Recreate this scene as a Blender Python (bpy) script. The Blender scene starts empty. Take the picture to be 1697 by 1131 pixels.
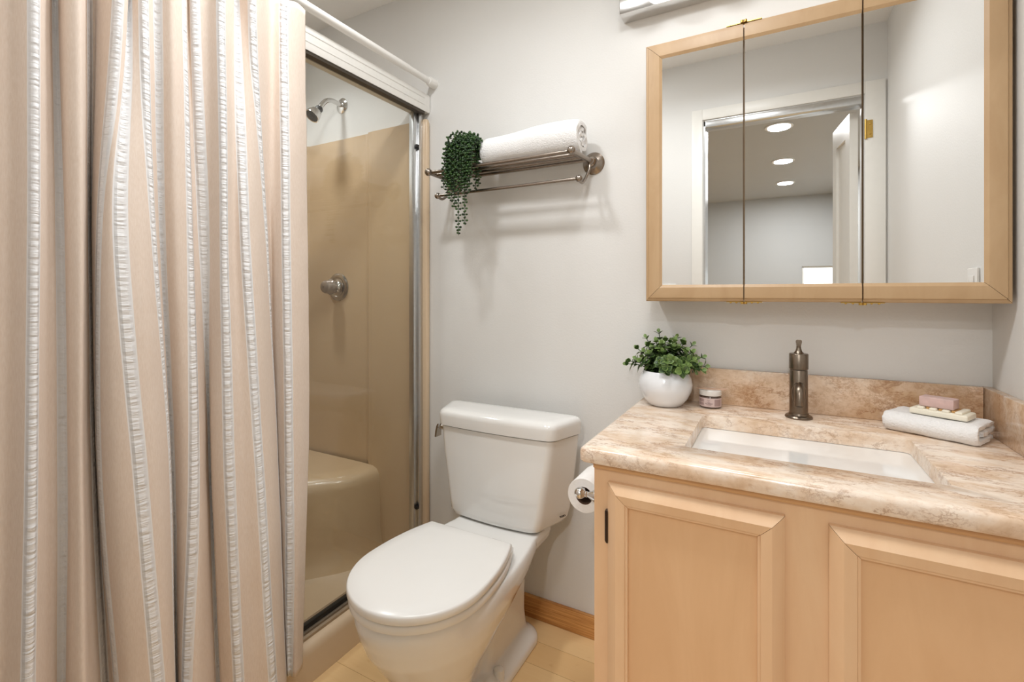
import bpy, bmesh, math, random
from mathutils import Vector, Matrix, noise
random.seed(7)
PI = math.pi
SC = bpy.context.scene
COL = SC.collection

# ---------------------------------------------------------------- camera
YAW = 28.78
cam_d = bpy.data.cameras.new('camera')
cam_d.sensor_width = 36.0
cam_d.lens = 36.0 * 791.0 / 1697.0
cam_d.shift_y = -78.5 / 1697.0
cam_d.clip_start = 0.01
cam = bpy.data.objects.new('camera', cam_d)
cam.location = (0, 0, 1.14)
cam.rotation_euler = (PI / 2, 0, math.radians(YAW))
COL.objects.link(cam)
SC.camera = cam

# ---------------------------------------------------------------- exposure, world
SC.view_settings.view_transform = 'Standard'
SC.view_settings.look = 'None'
SC.view_settings.gamma = 1.0
SC.view_settings.use_curve_mapping = False
SC.view_settings.exposure = 0.42
W = bpy.data.worlds.new('daylight')
SC.world = W
W.use_nodes = True
W.node_tree.nodes['Background'].inputs[0].default_value = (0.93, 0.97, 1.0, 1)
W.node_tree.nodes['Background'].inputs[1].default_value = 2.0

# large lights of the place, plus two added fill lamps
def area(name, loc, rot, size, power, color=(1, 1, 1), shape='DISK', sy=None):
    d = bpy.data.lights.new(name, 'AREA')
    d.shape = shape; d.size = size
    if sy: d.size_y = sy
    d.energy = power; d.color = color
    o = bpy.data.objects.new(name, d)
    o.location = loc; o.rotation_euler = rot
    COL.objects.link(o)
    return o
P_CEIL, P_BED, P_GLOBE, P_FILL, P_SHOWER_FILL = 5.8, 12.0, 3.5, 5.2, 2.5
WARM = (0.965, 0.985, 1.0)
area('bathroom_downlight_glow', (-0.85, 0.69, 2.355), (0, 0, 0), 0.13, P_CEIL, WARM)
area('added_fill_glow', (-.20, .74, 2.288), (0, 0, 0), 0.28, P_FILL, WARM).data.spread = math.radians(165)  # added fill lamp, stands in for soft bounced light
area('added_shower_fill_glow', (-1.74, 1.10, 2.355), (0, 0, 0), 0.13, P_SHOWER_FILL, WARM).data.spread = math.radians(112)  # added fill lamp to brighten the inside of the shower
for _x, _y in ((0.03, -1.13), (0.07, -2.15), (0.105, -3.13)):
    area('bedroom_downlight_glow', (_x, _y, 2.318), (0, 0, 0), 0.14, P_BED, (0.98, 0.99, 1.0))

# ---------------------------------------------------------------- mesh helpers
class MB:
    def __init__(self):
        self.bm = bmesh.new()
    def loft(self, loops, cap0=True, cap1=True, closed=True, cyc=False):
        bm = self.bm
        R = [[bm.verts.new(p) for p in lp] for lp in loops]
        n = len(R[0])
        rng = list(range(len(R) - 1)) + ([len(R) - 1] if cyc else [])
        for i in rng:
            a, b = R[i], R[(i + 1) % len(R)]
            for j in range(n if closed else n - 1):
                k = (j + 1) % n
                try: bm.faces.new((a[j], a[k], b[k], b[j]))
                except ValueError: pass
        if closed and not cyc:
            if cap0: bm.faces.new(list(reversed(R[0])))
            if cap1: bm.faces.new(R[-1])
        return self
    def box(self, x0, x1, y0, y1, z0, z1, bev=0.0, seg=2):
        bm = self.bm
        r = bmesh.ops.create_cube(bm, size=1.0)
        vs = r['verts']
        for v in vs:
            v.co = Vector((x0 + (v.co.x + .5) * (x1 - x0), y0 + (v.co.y + .5) * (y1 - y0), z0 + (v.co.z + .5) * (z1 - z0)))
        if bev > 0:
            es = list({e for v in vs for e in v.link_edges})
            bmesh.ops.bevel(bm, geom=es, offset=bev, segments=seg, profile=0.5, affect='EDGES')
        return self
    def tube(self, pts, r, n=12, caps=True, rs=None):
        pts = [Vector(p) for p in pts]
        loops = []
        up = None
        for i, p in enumerate(pts):
            t = (pts[min(i + 1, len(pts) - 1)] - pts[max(i - 1, 0)]).normalized()
            if up is None:
                up = Vector((0, 0, 1)) if abs(t.z) < .9 else Vector((1, 0, 0))
            a = t.cross(up).normalized(); b = a.cross(t).normalized()
            up = b
            rr = rs[i] if rs else r
            loops.append([p + a * rr * math.cos(2 * PI * k / n) + b * rr * math.sin(2 * PI * k / n) for k in range(n)])
        return self.loft(loops, caps, caps)
    def lathe(self, prof, org=(0, 0, 0), axis=(0, 0, 1), n=32, sx=1.0):
        # prof: (radius, height) list along axis
        org = Vector(org); ax = Vector(axis).normalized()
        u = ax.orthogonal().normalized(); v = ax.cross(u)
        loops = []
        for r, h in prof:
            r = max(r, 1e-5)
            loops.append([org + ax * h + (u * math.cos(2 * PI * k / n) + v * math.sin(2 * PI * k / n)) * r for k in range(n)])
        return self.loft(loops)
    def ball(self, c, r, n=16, sc=(1, 1, 1)):
        m = Matrix.Translation(Vector(c)) @ Matrix.Diagonal((r * sc[0], r * sc[1], r * sc[2], 1))
        bmesh.ops.create_uvsphere(self.bm, u_segments=n, v_segments=max(6, n // 2), radius=1.0, matrix=m)
        return self
    def prism(self, poly, z0, z1):
        return self.loft([[(x, y, z0) for x, y in poly], [(x, y, z1) for x, y in poly]])
    def build(self, name, mat=None, parent=None, ang=35, loc=None, smooth=True):
        bm = self.bm
        bmesh.ops.recalc_face_normals(bm, faces=bm.faces)
        o_loc = Vector(loc) if loc else Vector((0, 0, 0))
        if parent is not None:
            o_loc = wloc(parent)
        for v in bm.verts: v.co -= o_loc
        me = bpy.data.meshes.new(name)
        bm.to_mesh(me); bm.free()
        if smooth:
            me.shade_smooth()
            me.set_sharp_from_angle(angle=math.radians(ang))
        o = bpy.data.objects.new(name, me)
        if mat: me.materials.append(mat)
        COL.objects.link(o)
        if parent is not None: o.parent = parent
        else: o.location = o_loc
        return o

def wloc(o):
    p = Vector(o.location)
    while o.parent is not None:
        o = o.parent; p = p + Vector(o.location)
    return p
def thing(name, label, cat, loc, group=None):
    o = bpy.data.objects.new(name, None)
    o.empty_display_size = 0.05
    o.location = loc
    COL.objects.link(o)
    return tag(o, label, cat, group)
def tag(o, label, cat, group=None):
    o['label'] = label; o['category'] = cat
    if group: o['group'] = group
    return o
def struct(o):
    o['kind'] = 'structure'
    return o
def lab(o, s):
    o['label'] = s
    return o
def remesh(o, vox, it=8):
    m = o.modifiers.new('r', 'REMESH'); m.mode = 'VOXEL'; m.voxel_size = vox
    s = o.modifiers.new('s', 'SMOOTH'); s.iterations = it; s.factor = .5
    dg = bpy.context.evaluated_depsgraph_get(); dg.update()
    me = bpy.data.meshes.new_from_object(o.evaluated_get(dg))
    o.modifiers.clear()
    old = o.data; mats = list(old.materials)
    o.data = me
    me.materials.clear()
    for k in mats: me.materials.append(k)
    me.shade_smooth()
    return o
def round_poly(pts, r, n=4, k=0):
    """polygon (x, y) with rounded corners; k extra points on every straight edge"""
    out = []; N = len(pts)
    rs = r if isinstance(r, (list, tuple)) else [r] * N
    for i in range(N):
        p = Vector(pts[i]); a = Vector(pts[i - 1]); b = Vector(pts[(i + 1) % N])
        da = (a - p).normalized(); db = (b - p).normalized()
        ang = da.angle(db)
        d = rs[i] / math.tan(ang / 2)
        c = p + (da + db).normalized() * (rs[i] / math.sin(ang / 2))
        s = p + da * d; e = p + db * d
        a0 = math.atan2(s.y - c.y, s.x - c.x); a1 = math.atan2(e.y - c.y, e.x - c.x)
        dl = (a1 - a0 + PI) % (2 * PI) - PI
        for q in range(n + 1):
            t = a0 + dl * q / n
            out.append((c.x + rs[i] * math.cos(t), c.y + rs[i] * math.sin(t)))
        if k:
            nx = Vector(pts[(i + 1) % N]); nn = Vector(pts[(i + 2) % N])
            ang2 = ((p - nx).normalized()).angle((nn - nx).normalized())
            s2 = nx + (p - nx).normalized() * (rs[(i + 1) % N] / math.tan(ang2 / 2))
            for q in range(1, k + 1):
                w = e.lerp(s2, q / (k + 1)); out.append((w.x, w.y))
    return out
def rrect(x0, x1, y0, y1, r, n=4, k=0):
    return round_poly([(x0, y0), (x1, y0), (x1, y1), (x0, y1)], r, n, k)
def z_of(lp, z): return [(x, y, z) for x, y in lp]
def crom(P, m):
    """Catmull-Rom through points (tuples), m steps per span"""
    out = []
    for i in range(len(P) - 1):
        p0 = P[max(i - 1, 0)]; p1 = P[i]; p2 = P[i + 1]; p3 = P[min(i + 2, len(P) - 1)]
        for q in range(m):
            t = q / m
            out.append(tuple(.5 * (2 * b + (c - a) * t + (2 * a - 5 * b + 4 * c - d) * t * t + (3 * b - a - 3 * c + d) * t ** 3) for a, b, c, d in zip(p0, p1, p2, p3)))
    out.append(tuple(P[-1]))
    return out
def framed(mb, x0, x1, z0, z1, prof, sides='LRTB', gap=0.0005):
    """mitred frame facing -Y. prof = closed list of (inset, y)."""
    def corner(d, sx, sz):
        ix = d if ((sx < 0 and 'L' in sides) or (sx > 0 and 'R' in sides)) else 0.0
        iz = d if ((sz < 0 and 'B' in sides) or (sz > 0 and 'T' in sides)) else 0.0
        return (x0 + ix if sx < 0 else x1 - ix, z0 + iz if sz < 0 else z1 - iz)
    for s in sides:
        A = {'L': ((-1, -1), (-1, 1)), 'R': ((1, -1), (1, 1)), 'B': ((-1, -1), (1, -1)), 'T': ((-1, 1), (1, 1))}[s]
        loops = []
        for w, (sx, sz) in enumerate(A):
            lp = []
            for d, y in prof:
                x, z = corner(d, sx, sz)
                g = gap if w == 0 else -gap
                if s in 'LR': z += g
                else: x += g
                lp.append((x, y, z))
            loops.append(lp)
        mb.loft(loops)
    return mb
def text_mesh(name, body, size, mat, parent, M, extrude=0.0003):
    c = bpy.data.curves.new(name, 'FONT'); c.body = body; c.size = size; c.extrude = extrude
    c.align_x = 'CENTER'; c.align_y = 'CENTER'; c.space_character = 1.1
    o = bpy.data.objects.new(name + '_curve', c); COL.objects.link(o)
    dg = bpy.context.evaluated_depsgraph_get(); dg.update()
    me = bpy.data.meshes.new_from_object(o.evaluated_get(dg))
    bpy.data.objects.remove(o); bpy.data.curves.remove(c)
    me.transform(Matrix.Translation(-wloc(parent)) @ M)
    me.materials.clear(); me.materials.append(mat)
    t = bpy.data.objects.new(name, me); COL.objects.link(t); t.parent = parent
    return t

# ---------------------------------------------------------------- materials
def new_mat(name):
    m = bpy.data.materials.new(name); m.use_nodes = True
    nt = m.node_tree
    return m, nt, nt.nodes['Principled BSDF']
def srgb(r, g, b):
    f = lambda c: (c / 255 / 12.92) if c / 255 <= .04045 else ((c / 255 + .055) / 1.055) ** 2.4
    return (f(r), f(g), f(b), 1)
def coords(nt, scale=(1, 1, 1), rot=(0, 0, 0)):
    g = nt.nodes.new('ShaderNodeNewGeometry'); mp = nt.nodes.new('ShaderNodeMapping')
    mp.inputs['Scale'].default_value = scale; mp.inputs['Rotation'].default_value = rot
    nt.links.new(g.outputs['Position'], mp.inputs['Vector'])
    return mp.outputs[0]
def tex_noise(nt, vec, scale, detail=3, rough=.5, dist=0.0):
    n = nt.nodes.new('ShaderNodeTexNoise')
    n.inputs['Scale'].default_value = scale; n.inputs['Detail'].default_value = detail
    n.inputs['Roughness'].default_value = rough; n.inputs['Distortion'].default_value = dist
    nt.links.new(vec, n.inputs['Vector'])
    return n.outputs['Fac']
def ramp(nt, fac, stops):
    r = nt.nodes.new('ShaderNodeValToRGB')
    while len(r.color_ramp.elements) < len(stops): r.color_ramp.elements.new(.5)
    for e, (p, c) in zip(r.color_ramp.elements, stops):
        e.position = p; e.color = c
    nt.links.new(fac, r.inputs['Fac'])
    return r.outputs['Color']
def bump(nt, h, strength, dist, bs):
    b = nt.nodes.new('ShaderNodeBump')
    b.inputs['Strength'].default_value = strength; b.inputs['Distance'].default_value = dist
    nt.links.new(h, b.inputs['Height']); nt.links.new(b.outputs[0], bs.inputs['Normal'])
def mathn(nt, op, a, b=None):
    n = nt.nodes.new('ShaderNodeMath'); n.operation = op
    for i, v in enumerate((a, b)):
        if v is None: continue
        if isinstance(v, (int, float)): n.inputs[i].default_value = v
        else: nt.links.new(v, n.inputs[i])
    return n.outputs[0]
def mixc(nt, fac, a, b):
    n = nt.nodes.new('ShaderNodeMix'); n.data_type = 'RGBA'
    for s, v in ((n.inputs[0], fac), (n.inputs[6], a), (n.inputs[7], b)):
        if isinstance(v, (int, float, tuple)): s.default_value = v
        else: nt.links.new(v, s)
    return n.outputs[2]
def plain(name, col, rough=.5, metal=0.0, var=0.04, vs=30, bmp=0.0, bs_scale=300, coat=0.0, spec=None):
    m, nt, bs = new_mat(name)
    v = coords(nt)
    f = tex_noise(nt, v, vs)
    lo = tuple(c * (1 - var) for c in col[:3]) + (1,); hi = tuple(min(1, c * (1 + var)) for c in col[:3]) + (1,)
    nt.links.new(ramp(nt, f, [(.3, lo), (.7, hi)]), bs.inputs['Base Color'])
    bs.inputs['Roughness'].default_value = rough; bs.inputs['Metallic'].default_value = metal
    if coat: bs.inputs['Coat Weight'].default_value = coat; bs.inputs['Coat Roughness'].default_value = .05
    if spec is not None: bs.inputs['Specular IOR Level'].default_value = spec
    if bmp: bump(nt, tex_noise(nt, v, bs_scale, 2), bmp, .002, bs)
    return m
def wood(name, base, dark, scale=(2, 2, 30), rough=.42, contrast=(.35, .7), bmp=.05):
    m, nt, bs = new_mat(name)
    v = coords(nt, scale)
    f = tex_noise(nt, v, 1.0, 5, .6, .8)
    f2 = tex_noise(nt, coords(nt, (3, 3, 3)), 2.0, 2)
    c = ramp(nt, f, [(contrast[0], dark), (contrast[1], base)])
    c = mixc(nt, mathn(nt, 'MULTIPLY', f2, .35), c, dark)
    nt.links.new(c, bs.inputs['Base Color'])
    bs.inputs['Roughness'].default_value = rough
    bump(nt, f, bmp, .001, bs)
    return m
def emit(name, col, s):
    m = bpy.data.materials.new(name); m.use_nodes = True
    nt = m.node_tree; nt.nodes.clear()
    e = nt.nodes.new('ShaderNodeEmission'); o = nt.nodes.new('ShaderNodeOutputMaterial')
    e.inputs[0].default_value = col + (1,); e.inputs[1].default_value = s
    nt.links.new(e.outputs[0], o.inputs[0])
    return m

WALL = plain('wall_paint', srgb(226, 225, 222), .55, var=.01, vs=3, bmp=.16, bs_scale=170)
CEIL = plain('ceiling_paint', srgb(242, 241, 238), .8, var=.01, vs=3, bmp=.15, bs_scale=140)
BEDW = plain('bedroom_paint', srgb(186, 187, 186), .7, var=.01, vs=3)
TRIMW = plain('white_trim_paint', srgb(236, 234, 228), .35, var=.01)
PORC = plain('white_porcelain', srgb(238, 237, 234), .12, var=.008, vs=4, coat=.6)
PLAST = plain('white_plastic_seat', srgb(239, 238, 235), .22, var=.008, vs=4)
CHROME = plain('chrome', (.72, .71, .70, 1), .1, 1.0, var=.02)
NICKEL = plain('brushed_nickel', srgb(152, 142, 132), .26, 1.0, var=.06, vs=200)
PEWTER = plain('brushed_pewter', srgb(128, 116, 103), .3, 1.0, var=.06, vs=150)
ALU = plain('brushed_aluminium', srgb(205, 206, 206), .28, 1.0, var=.03, vs=80)
ALUW = plain('satin_aluminium', srgb(236, 234, 229), .4, .25, var=.02, vs=80)
BRASS = plain('brass', srgb(200, 165, 90), .3, 1.0)
BRONZE = plain('dark_bronze', srgb(66, 52, 42), .4, .8)
BLACK = plain('black_rubber', srgb(22, 21, 20), .5)
WHITEP = plain('white_enamel', srgb(238, 236, 232), .3, var=.01)
SURR = plain('beige_fibreglass', srgb(207, 180, 145), .25, var=.015, vs=5, coat=.3)
CURB = plain('beige_curb_fibreglass', srgb(215, 191, 161), .25, var=.015, vs=5, coat=.3)
MAPLE = wood('light_maple', srgb(236, 202, 164), srgb(228, 189, 149), (14, 14, 2.2))
MAPLEP = wood('maple_panel', srgb(233, 194, 152), srgb(222, 180, 137), (10, 10, 2.0))
CABW = wood('maple_mirror_frame', srgb(194, 164, 127), srgb(181, 149, 111), (12, 12, 4))
FIR = wood('fir_baseboard', srgb(226, 172, 106), srgb(176, 116, 58), (4, 4, 240), contrast=(.36, .62))
MIRROR = plain('mirror_silver', (.93, .935, .93, 1), .0, 1.0, var=0)
TOWEL = plain('white_terry', srgb(240, 239, 238), .95, var=.02, vs=120, bmp=1.0, bs_scale=260)
PAPER = plain('toilet_tissue', srgb(238, 235, 231), .9, var=.02, vs=120, bmp=.2)
CARD = plain('brown_card', srgb(92, 66, 48), .9)
INK = plain('dark_ink', srgb(40, 38, 38), .5)

def floor_mat():
    m, nt, bs = new_mat('bamboo_plank_floor')
    v = coords(nt)
    b = nt.nodes.new('ShaderNodeTexBrick')
    nt.links.new(v, b.inputs['Vector'])
    b.inputs['Scale'].default_value = 1.0
    b.inputs['Brick Width'].default_value = .92; b.inputs['Row Height'].default_value = .094
    b.inputs['Mortar Size'].default_value = .0006; b.inputs['Mortar Smooth'].default_value = .1
    b.inputs['Color1'].default_value = srgb(245, 212, 160); b.inputs['Color2'].default_value = srgb(238, 200, 145)
    b.inputs['Mortar'].default_value = srgb(160, 112, 62)
    f = tex_noise(nt, coords(nt, (2.5, 60, 1)), 1.0, 4, .6, .4)
    c = mixc(nt, mathn(nt, 'MULTIPLY', f, .45), b.outputs['Color'], srgb(226, 180, 120))
    k = tex_noise(nt, coords(nt, (14, 34, 1)), 1.0, 2)
    c = mixc(nt, ramp(nt, k, [(.66, (0, 0, 0, 1)), (.78, (.5, .5, .5, 1))]), c, srgb(205, 150, 88))
    nt.links.new(c, bs.inputs['Base Color']); bs.inputs['Roughness'].default_value = .3
    return m
FLOOR = floor_mat()
def marble_mat(name, mott=0.0):
    m, nt, bs = new_mat(name)
    v = coords(nt)
    v2 = coords(nt, (1.0, 2.2, 1.5), (0, 0, .30))
    patch = tex_noise(nt, v2, 6.5, 6, .65, .35)
    base = ramp(nt, patch, [(.30 + mott * .10, srgb(206, 172, 138)), (.44 + mott * .12, srgb(230, 204, 178)), (.56 + mott * .12, srgb(243, 228, 212)), (.72 + mott * .1, srgb(224, 196, 166))])
    # thin broken veins
    def veins(scale, width, seed, lo, hi):
        vv = nt.nodes.new('ShaderNodeMapping'); vv.inputs['Location'].default_value = (seed, seed * .7, seed * 1.3)
        nt.links.new(v2, vv.inputs['Vector'])
        n = tex_noise(nt, vv.outputs[0], scale, 9, .72, .25)
        r = mathn(nt, 'ABSOLUTE', mathn(nt, 'SUBTRACT', n, .5))
        k = ramp(nt, r, [(0.0, (1, 1, 1, 1)), (width, (.35, .35, .35, 1)), (width * 2.6, (0, 0, 0, 1))])
        g = ramp(nt, tex_noise(nt, vv.outputs[0], scale * .55, 3), [(lo, (0, 0, 0, 1)), (hi, (1, 1, 1, 1))])
        return mathn(nt, 'MULTIPLY', k, g)
    c = mixc(nt, mathn(nt, 'MULTIPLY', veins(10.0, .013, 3.0, .44, .60), .85), base, srgb(150, 100, 58))
    c = mixc(nt, mathn(nt, 'MULTIPLY', veins(21.0, .017, 8.0, .46, .64), .65), c, srgb(160, 112, 70))
    fine = ramp(nt, tex_noise(nt, coords(nt, (1, 1.8, 1.4), (0, 0, .3)), 60, 6, .75, .3), [(.55 - mott * .06, (0, 0, 0, 1)), (.72, (1, 1, 1, 1))])
    c = mixc(nt, mathn(nt, 'MULTIPLY', fine, .38 + mott * .2), c, srgb(176, 130, 90))
    nt.links.new(c, bs.inputs['Base Color'])
    bs.inputs['Roughness'].default_value = .2; bs.inputs['Coat Weight'].default_value = .2
    return m
MARBLE = marble_mat('cream_marble')
MARBLEB = marble_mat('tan_marble', 1.0)
def curtain_mat():
    m, nt, bs = new_mat('striped_seersucker_cloth')
    a = nt.nodes.new('ShaderNodeAttribute'); a.attribute_name = 'stripe'
    d = mathn(nt, 'ABSOLUTE', a.outputs['Fac'])
    edge = ramp(nt, mathn(nt, 'MULTIPLY', d, 20), [(.235, (1, 1, 1, 1)), (.25, (0, 0, 0, 1))])
    core = ramp(nt, mathn(nt, 'MULTIPLY', d, 20), [(.10, (1, 1, 1, 1)), (.20, (0, 0, 0, 1))])
    v = coords(nt)
    weave = tex_noise(nt, coords(nt, (500, 500, 90)), 1.0, 2)
    tan = ramp(nt, weave, [(.3, srgb(238, 221, 206)), (.7, srgb(245, 230, 217))])
    c = mixc(nt, edge, tan, srgb(250, 250, 251))
    nt.links.new(c, bs.inputs['Base Color'])
    bs.inputs['Roughness'].default_value = .85
    bs.inputs['Specular IOR Level'].default_value = .2
    # puckers across the stripe, soft creases elsewhere
    u = nt.nodes.new('ShaderNodeUVMap'); u.uv_map = 'cloth'
    mp = nt.nodes.new('ShaderNodeMapping'); mp.inputs['Scale'].default_value = (22, 115, 1)
    nt.links.new(u.outputs[0], mp.inputs['Vector'])
    pk = tex_noise(nt, mp.outputs[0], 1.0, 2, .5, .3)
    h = mathn(nt, 'MULTIPLY', mathn(nt, 'MULTIPLY', pk, core), 1.6)
    cr = tex_noise(nt, coords(nt, (9, 9, 4)), 1.0, 4, .55, 1.2)
    h2 = mathn(nt, 'ADD', h, mathn(nt, 'MULTIPLY', cr, .55))
    bump(nt, h2, .8, .005, bs)
    tr = nt.nodes.new('ShaderNodeBsdfTranslucent'); mx = nt.nodes.new('ShaderNodeMixShader'); mx.inputs[0].default_value = .12
    nt.links.new(c, tr.inputs[0]); nt.links.new(bs.outputs[0], mx.inputs[1]); nt.links.new(tr.outputs[0], mx.inputs[2])
    nt.links.new(mx.outputs[0], nt.nodes['Material Output'].inputs[0])
    return m
CLOTH = curtain_mat()
def glass_mat():
    m = bpy.data.materials.new('clear_glass'); m.use_nodes = True
    nt = m.node_tree; nt.nodes.clear()
    o = nt.nodes.new('ShaderNodeOutputMaterial'); mx = nt.nodes.new('ShaderNodeMixShader')
    t = nt.nodes.new('ShaderNodeBsdfTransparent'); g = nt.nodes.new('ShaderNodeBsdfGlossy'); f = nt.nodes.new('ShaderNodeLayerWeight'); f.inputs[0].default_value = .5
    t.inputs[0].default_value = (.965, .975, .965, 1); g.inputs['Roughness'].default_value = .01
    nt.links.new(mathn(nt, 'ADD', mathn(nt, 'MULTIPLY', mathn(nt, 'POWER', f.outputs['Facing'], 4.0), .7), .03), mx.inputs[0]); nt.links.new(t.outputs[0], mx.inputs[1]); nt.links.new(g.outputs[0], mx.inputs[2])
    nt.links.new(mx.outputs[0], o.inputs[0])
    return m
GLASS = glass_mat()
def leaf_mat(name, dark, light, rough=.45):
    m, nt, bs = new_mat(name)
    a = nt.nodes.new('ShaderNodeAttribute'); a.attribute_name = 'tint'
    nt.links.new(ramp(nt, a.outputs['Fac'], [(0, dark), (1, light)]), bs.inputs['Base Color'])
    bs.inputs['Roughness'].default_value = rough
    return m
LEAF = leaf_mat('variegated_leaf', srgb(34, 62, 26), srgb(160, 190, 105))
BEAD = leaf_mat('green_bead_leaf', srgb(18, 44, 14), srgb(58, 92, 38), .4)
STEM = plain('green_stem', srgb(58, 84, 44), .6)
SOIL = plain('dark_soil', srgb(40, 34, 26), .9)
POTW = plain('glossy_white_ceramic', srgb(233, 235, 238), .18, var=.006, vs=4, coat=.5)
POTG = plain('olive_pot', srgb(112, 106, 84), .6)
SOAPC = plain('cream_soap_dish', srgb(240, 234, 216), .55, var=.02, vs=40)
SOAPP = plain('pink_marbled_soap', srgb(208, 178, 172), .5, var=.12, vs=55)
TANW = plain('tan_wood', srgb(196, 150, 92), .6)
PINKL = plain('dusty_pink_label', srgb(214, 192, 188), .6, var=.02)
MAUVE = plain('mauve_label_panel', srgb(172, 146, 143), .6, var=.02)
MAUVED = plain('brown_label_print', srgb(122, 94, 92), .6)
JARG = plain('smoky_jar', srgb(92, 72, 62), .12, coat=.5)
SPAT = plain('pinkish_wood', srgb(206, 172, 148), .6)
STEEL = plain('dull_steel', srgb(120, 112, 98), .35, 1.0)
ACRYL = plain('smoky_acrylic', srgb(150, 136, 122), .1, .3, var=.1, vs=200, coat=.6)

# ================================================================ the setting
XL, XR, YB, YF, ZC = -1.98, 0.447, 1.518, 0.062, 2.37
struct(MB().box(-2.3, 0.80, -4.12, YB + .1, -.06, 0).build('floor', FLOOR, smooth=False))
struct(MB().box(XL - .1, XR + .1, YB, YB + .1, 0, ZC).build('wall_back', WALL, smooth=False))
struct(MB().box(XR, XR + .1, -.045, YB, 0, ZC).build('wall_right', WALL, smooth=False))
struct(MB().box(XL - .1, XL, -.045, YB, 0, ZC).build('wall_left', WALL, smooth=False))
b = MB()
b.box(XL, -.327, -.045, YF, 0, ZC); b.box(.36, XR, -.045, YF, 0, ZC); b.box(-.327, .36, -.045, YF, 2.05, ZC)
struct(b.build('wall_front', WALL, smooth=False))
struct(MB().box(XL - .1, XR + .1, -.045, YB + .1, ZC, ZC + .08).build('ceiling', CEIL, smooth=False))
# the bedroom beyond the doorway, seen in the mirror
BZ = 2.33
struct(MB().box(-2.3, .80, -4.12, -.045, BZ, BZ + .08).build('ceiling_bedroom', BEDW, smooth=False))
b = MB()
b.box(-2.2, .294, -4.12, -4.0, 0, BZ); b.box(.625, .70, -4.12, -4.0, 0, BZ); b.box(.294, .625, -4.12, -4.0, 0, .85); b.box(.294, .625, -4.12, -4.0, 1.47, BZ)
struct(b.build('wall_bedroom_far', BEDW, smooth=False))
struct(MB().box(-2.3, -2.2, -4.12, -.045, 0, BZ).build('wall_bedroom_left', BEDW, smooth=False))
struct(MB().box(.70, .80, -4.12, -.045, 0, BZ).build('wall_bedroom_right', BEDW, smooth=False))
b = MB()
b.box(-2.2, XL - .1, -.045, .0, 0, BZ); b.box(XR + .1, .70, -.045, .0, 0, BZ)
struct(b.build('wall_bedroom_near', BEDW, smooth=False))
b = MB(); framed(b, .294, .625, .85, 1.47, [(0, -4.06), (.02, -4.06), (.02, -4.02), (0, -4.02)])
win = struct(b.build('window_1', TRIMW))
MB().box(.314, .605, -4.045, -4.041, .87, 1.45).build('window_pane', GLASS, win)
# doorway lining and casing
b = MB(); b.box(-.385, -.331, YF, YF + .011, 0, 2.11, .002); b.box(.364, .44, YF, YF + .011, 0, 2.11, .002); b.box(-.331, .364, YF, YF + .011, 2.054, 2.11, .002)
struct(b.build('trim_1', TRIMW))
b = MB(); b.box(-.327, -.318, -.045, YF, 0, 2.024); b.box(-.318, .36, -.045, YF, 2.024, 2.05)
b.box(-.318, .36, .02, YF + .004, 2.014, 2.049, .004)
struct(b.build('trim_2', ALU))
# folded white door leaf on the right jamb
b = MB()
hx, hy, fx, fy = .350, -.03, .310, -.33
dv = Vector((fx - hx, fy - hy, 0)).normalized(); nv = Vector((dv.y, -dv.x, 0))
L = math.hypot(fx - hx, fy - hy)
def dp(s, n, z): p = Vector((hx, hy, 0)) + dv * s + nv * n; return (p.x, p.y, z)
def dbox(b, s0, s1, n0, n1, z0, z1):
    b.loft([[dp(s0, n0, z), dp(s1, n0, z), dp(s1, n1, z), dp(s0, n1, z)] for z in (z0, z1)])
dbox(b, 0, .07, 0, .034, .01, 2.005); dbox(b, L - .07, L, 0, .034, .01, 2.005)
dbox(b, .07, L - .07, 0, .034, .01, .2); dbox(b, .07, L - .07, 0, .034, .95, 1.07); dbox(b, .07, L - .07, 0, .034, 1.90, 2.005)
door = struct(b.build('door_1', TRIMW, smooth=False))
b = MB(); dbox(b, .07, L - .07, .012, .024, .2, .95); dbox(b, .07, L - .07, .012, .024, 1.07, 1.90)
b.build('door_panel', TRIMW, door, smooth=False)
for z in (1.89, .28):
    b = MB(); b.tube([(.3655, YF + .014, z - .045), (.3655, YF + .014, z + .045)], .005); b.box(.3655, .392, YF + .0112, YF + .0135, z - .040, z + .040)
    for dz in (-.022, .022): b.ball((.383, YF + .0135, z + dz), .004, 8)
    b.build('door_hinge', BRASS, door)
# baseboard
struct(MB().box(-1.195, -.335, YB - .014, YB, 0, .074, .002).build('baseboard_back', FIR))

# recessed lights, then the two added fill fixtures
def downlight(x, y, z, r, label, group):
    t = thing('recessed_light', label, 'ceiling light', (x, y, z), group)
    MB().lathe([(r, 0), (r + .018, 0), (r + .018, -.006), (r + .004, -.006), (r, -.003)], (x, y, z), n=40).build('trim_ring', TRIMW, t)
    MB().lathe([(0, -.002), (r, -.002), (r, -.0045), (0, -.0045)], (x, y, z), n=40).build('lens', emit('lamp_lens', (1, .97, .93), 6.0), t)
for (x, y), s in zip(((0.03, -1.13), (0.07, -2.15), (0.105, -3.13)), ('nearest to the bathroom door', 'middle of the row of three', 'farthest from the bathroom door')):
    downlight(x, y, BZ, .072, 'round recessed bedroom ceiling light seen in the mirror, ' + s, 'recessed lights in the bedroom ceiling')
t = thing('recessed_light', 'round recessed light in the bathroom ceiling in front of the shower', 'ceiling light', (-.85, .69, ZC))
MB().lathe([(.07, 0), (.09, 0), (.09, -.006), (.074, -.006), (.07, -.003)], (-.85, .69, ZC), n=40).build('trim_ring', TRIMW, t)
MB().lathe([(0, -.002), (.07, -.002), (.07, -.0045), (0, -.0045)], (-.85, .69, ZC), n=40).build('lens', emit('bath_lamp_lens', (1, .95, .88), 4.0), t)

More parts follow.
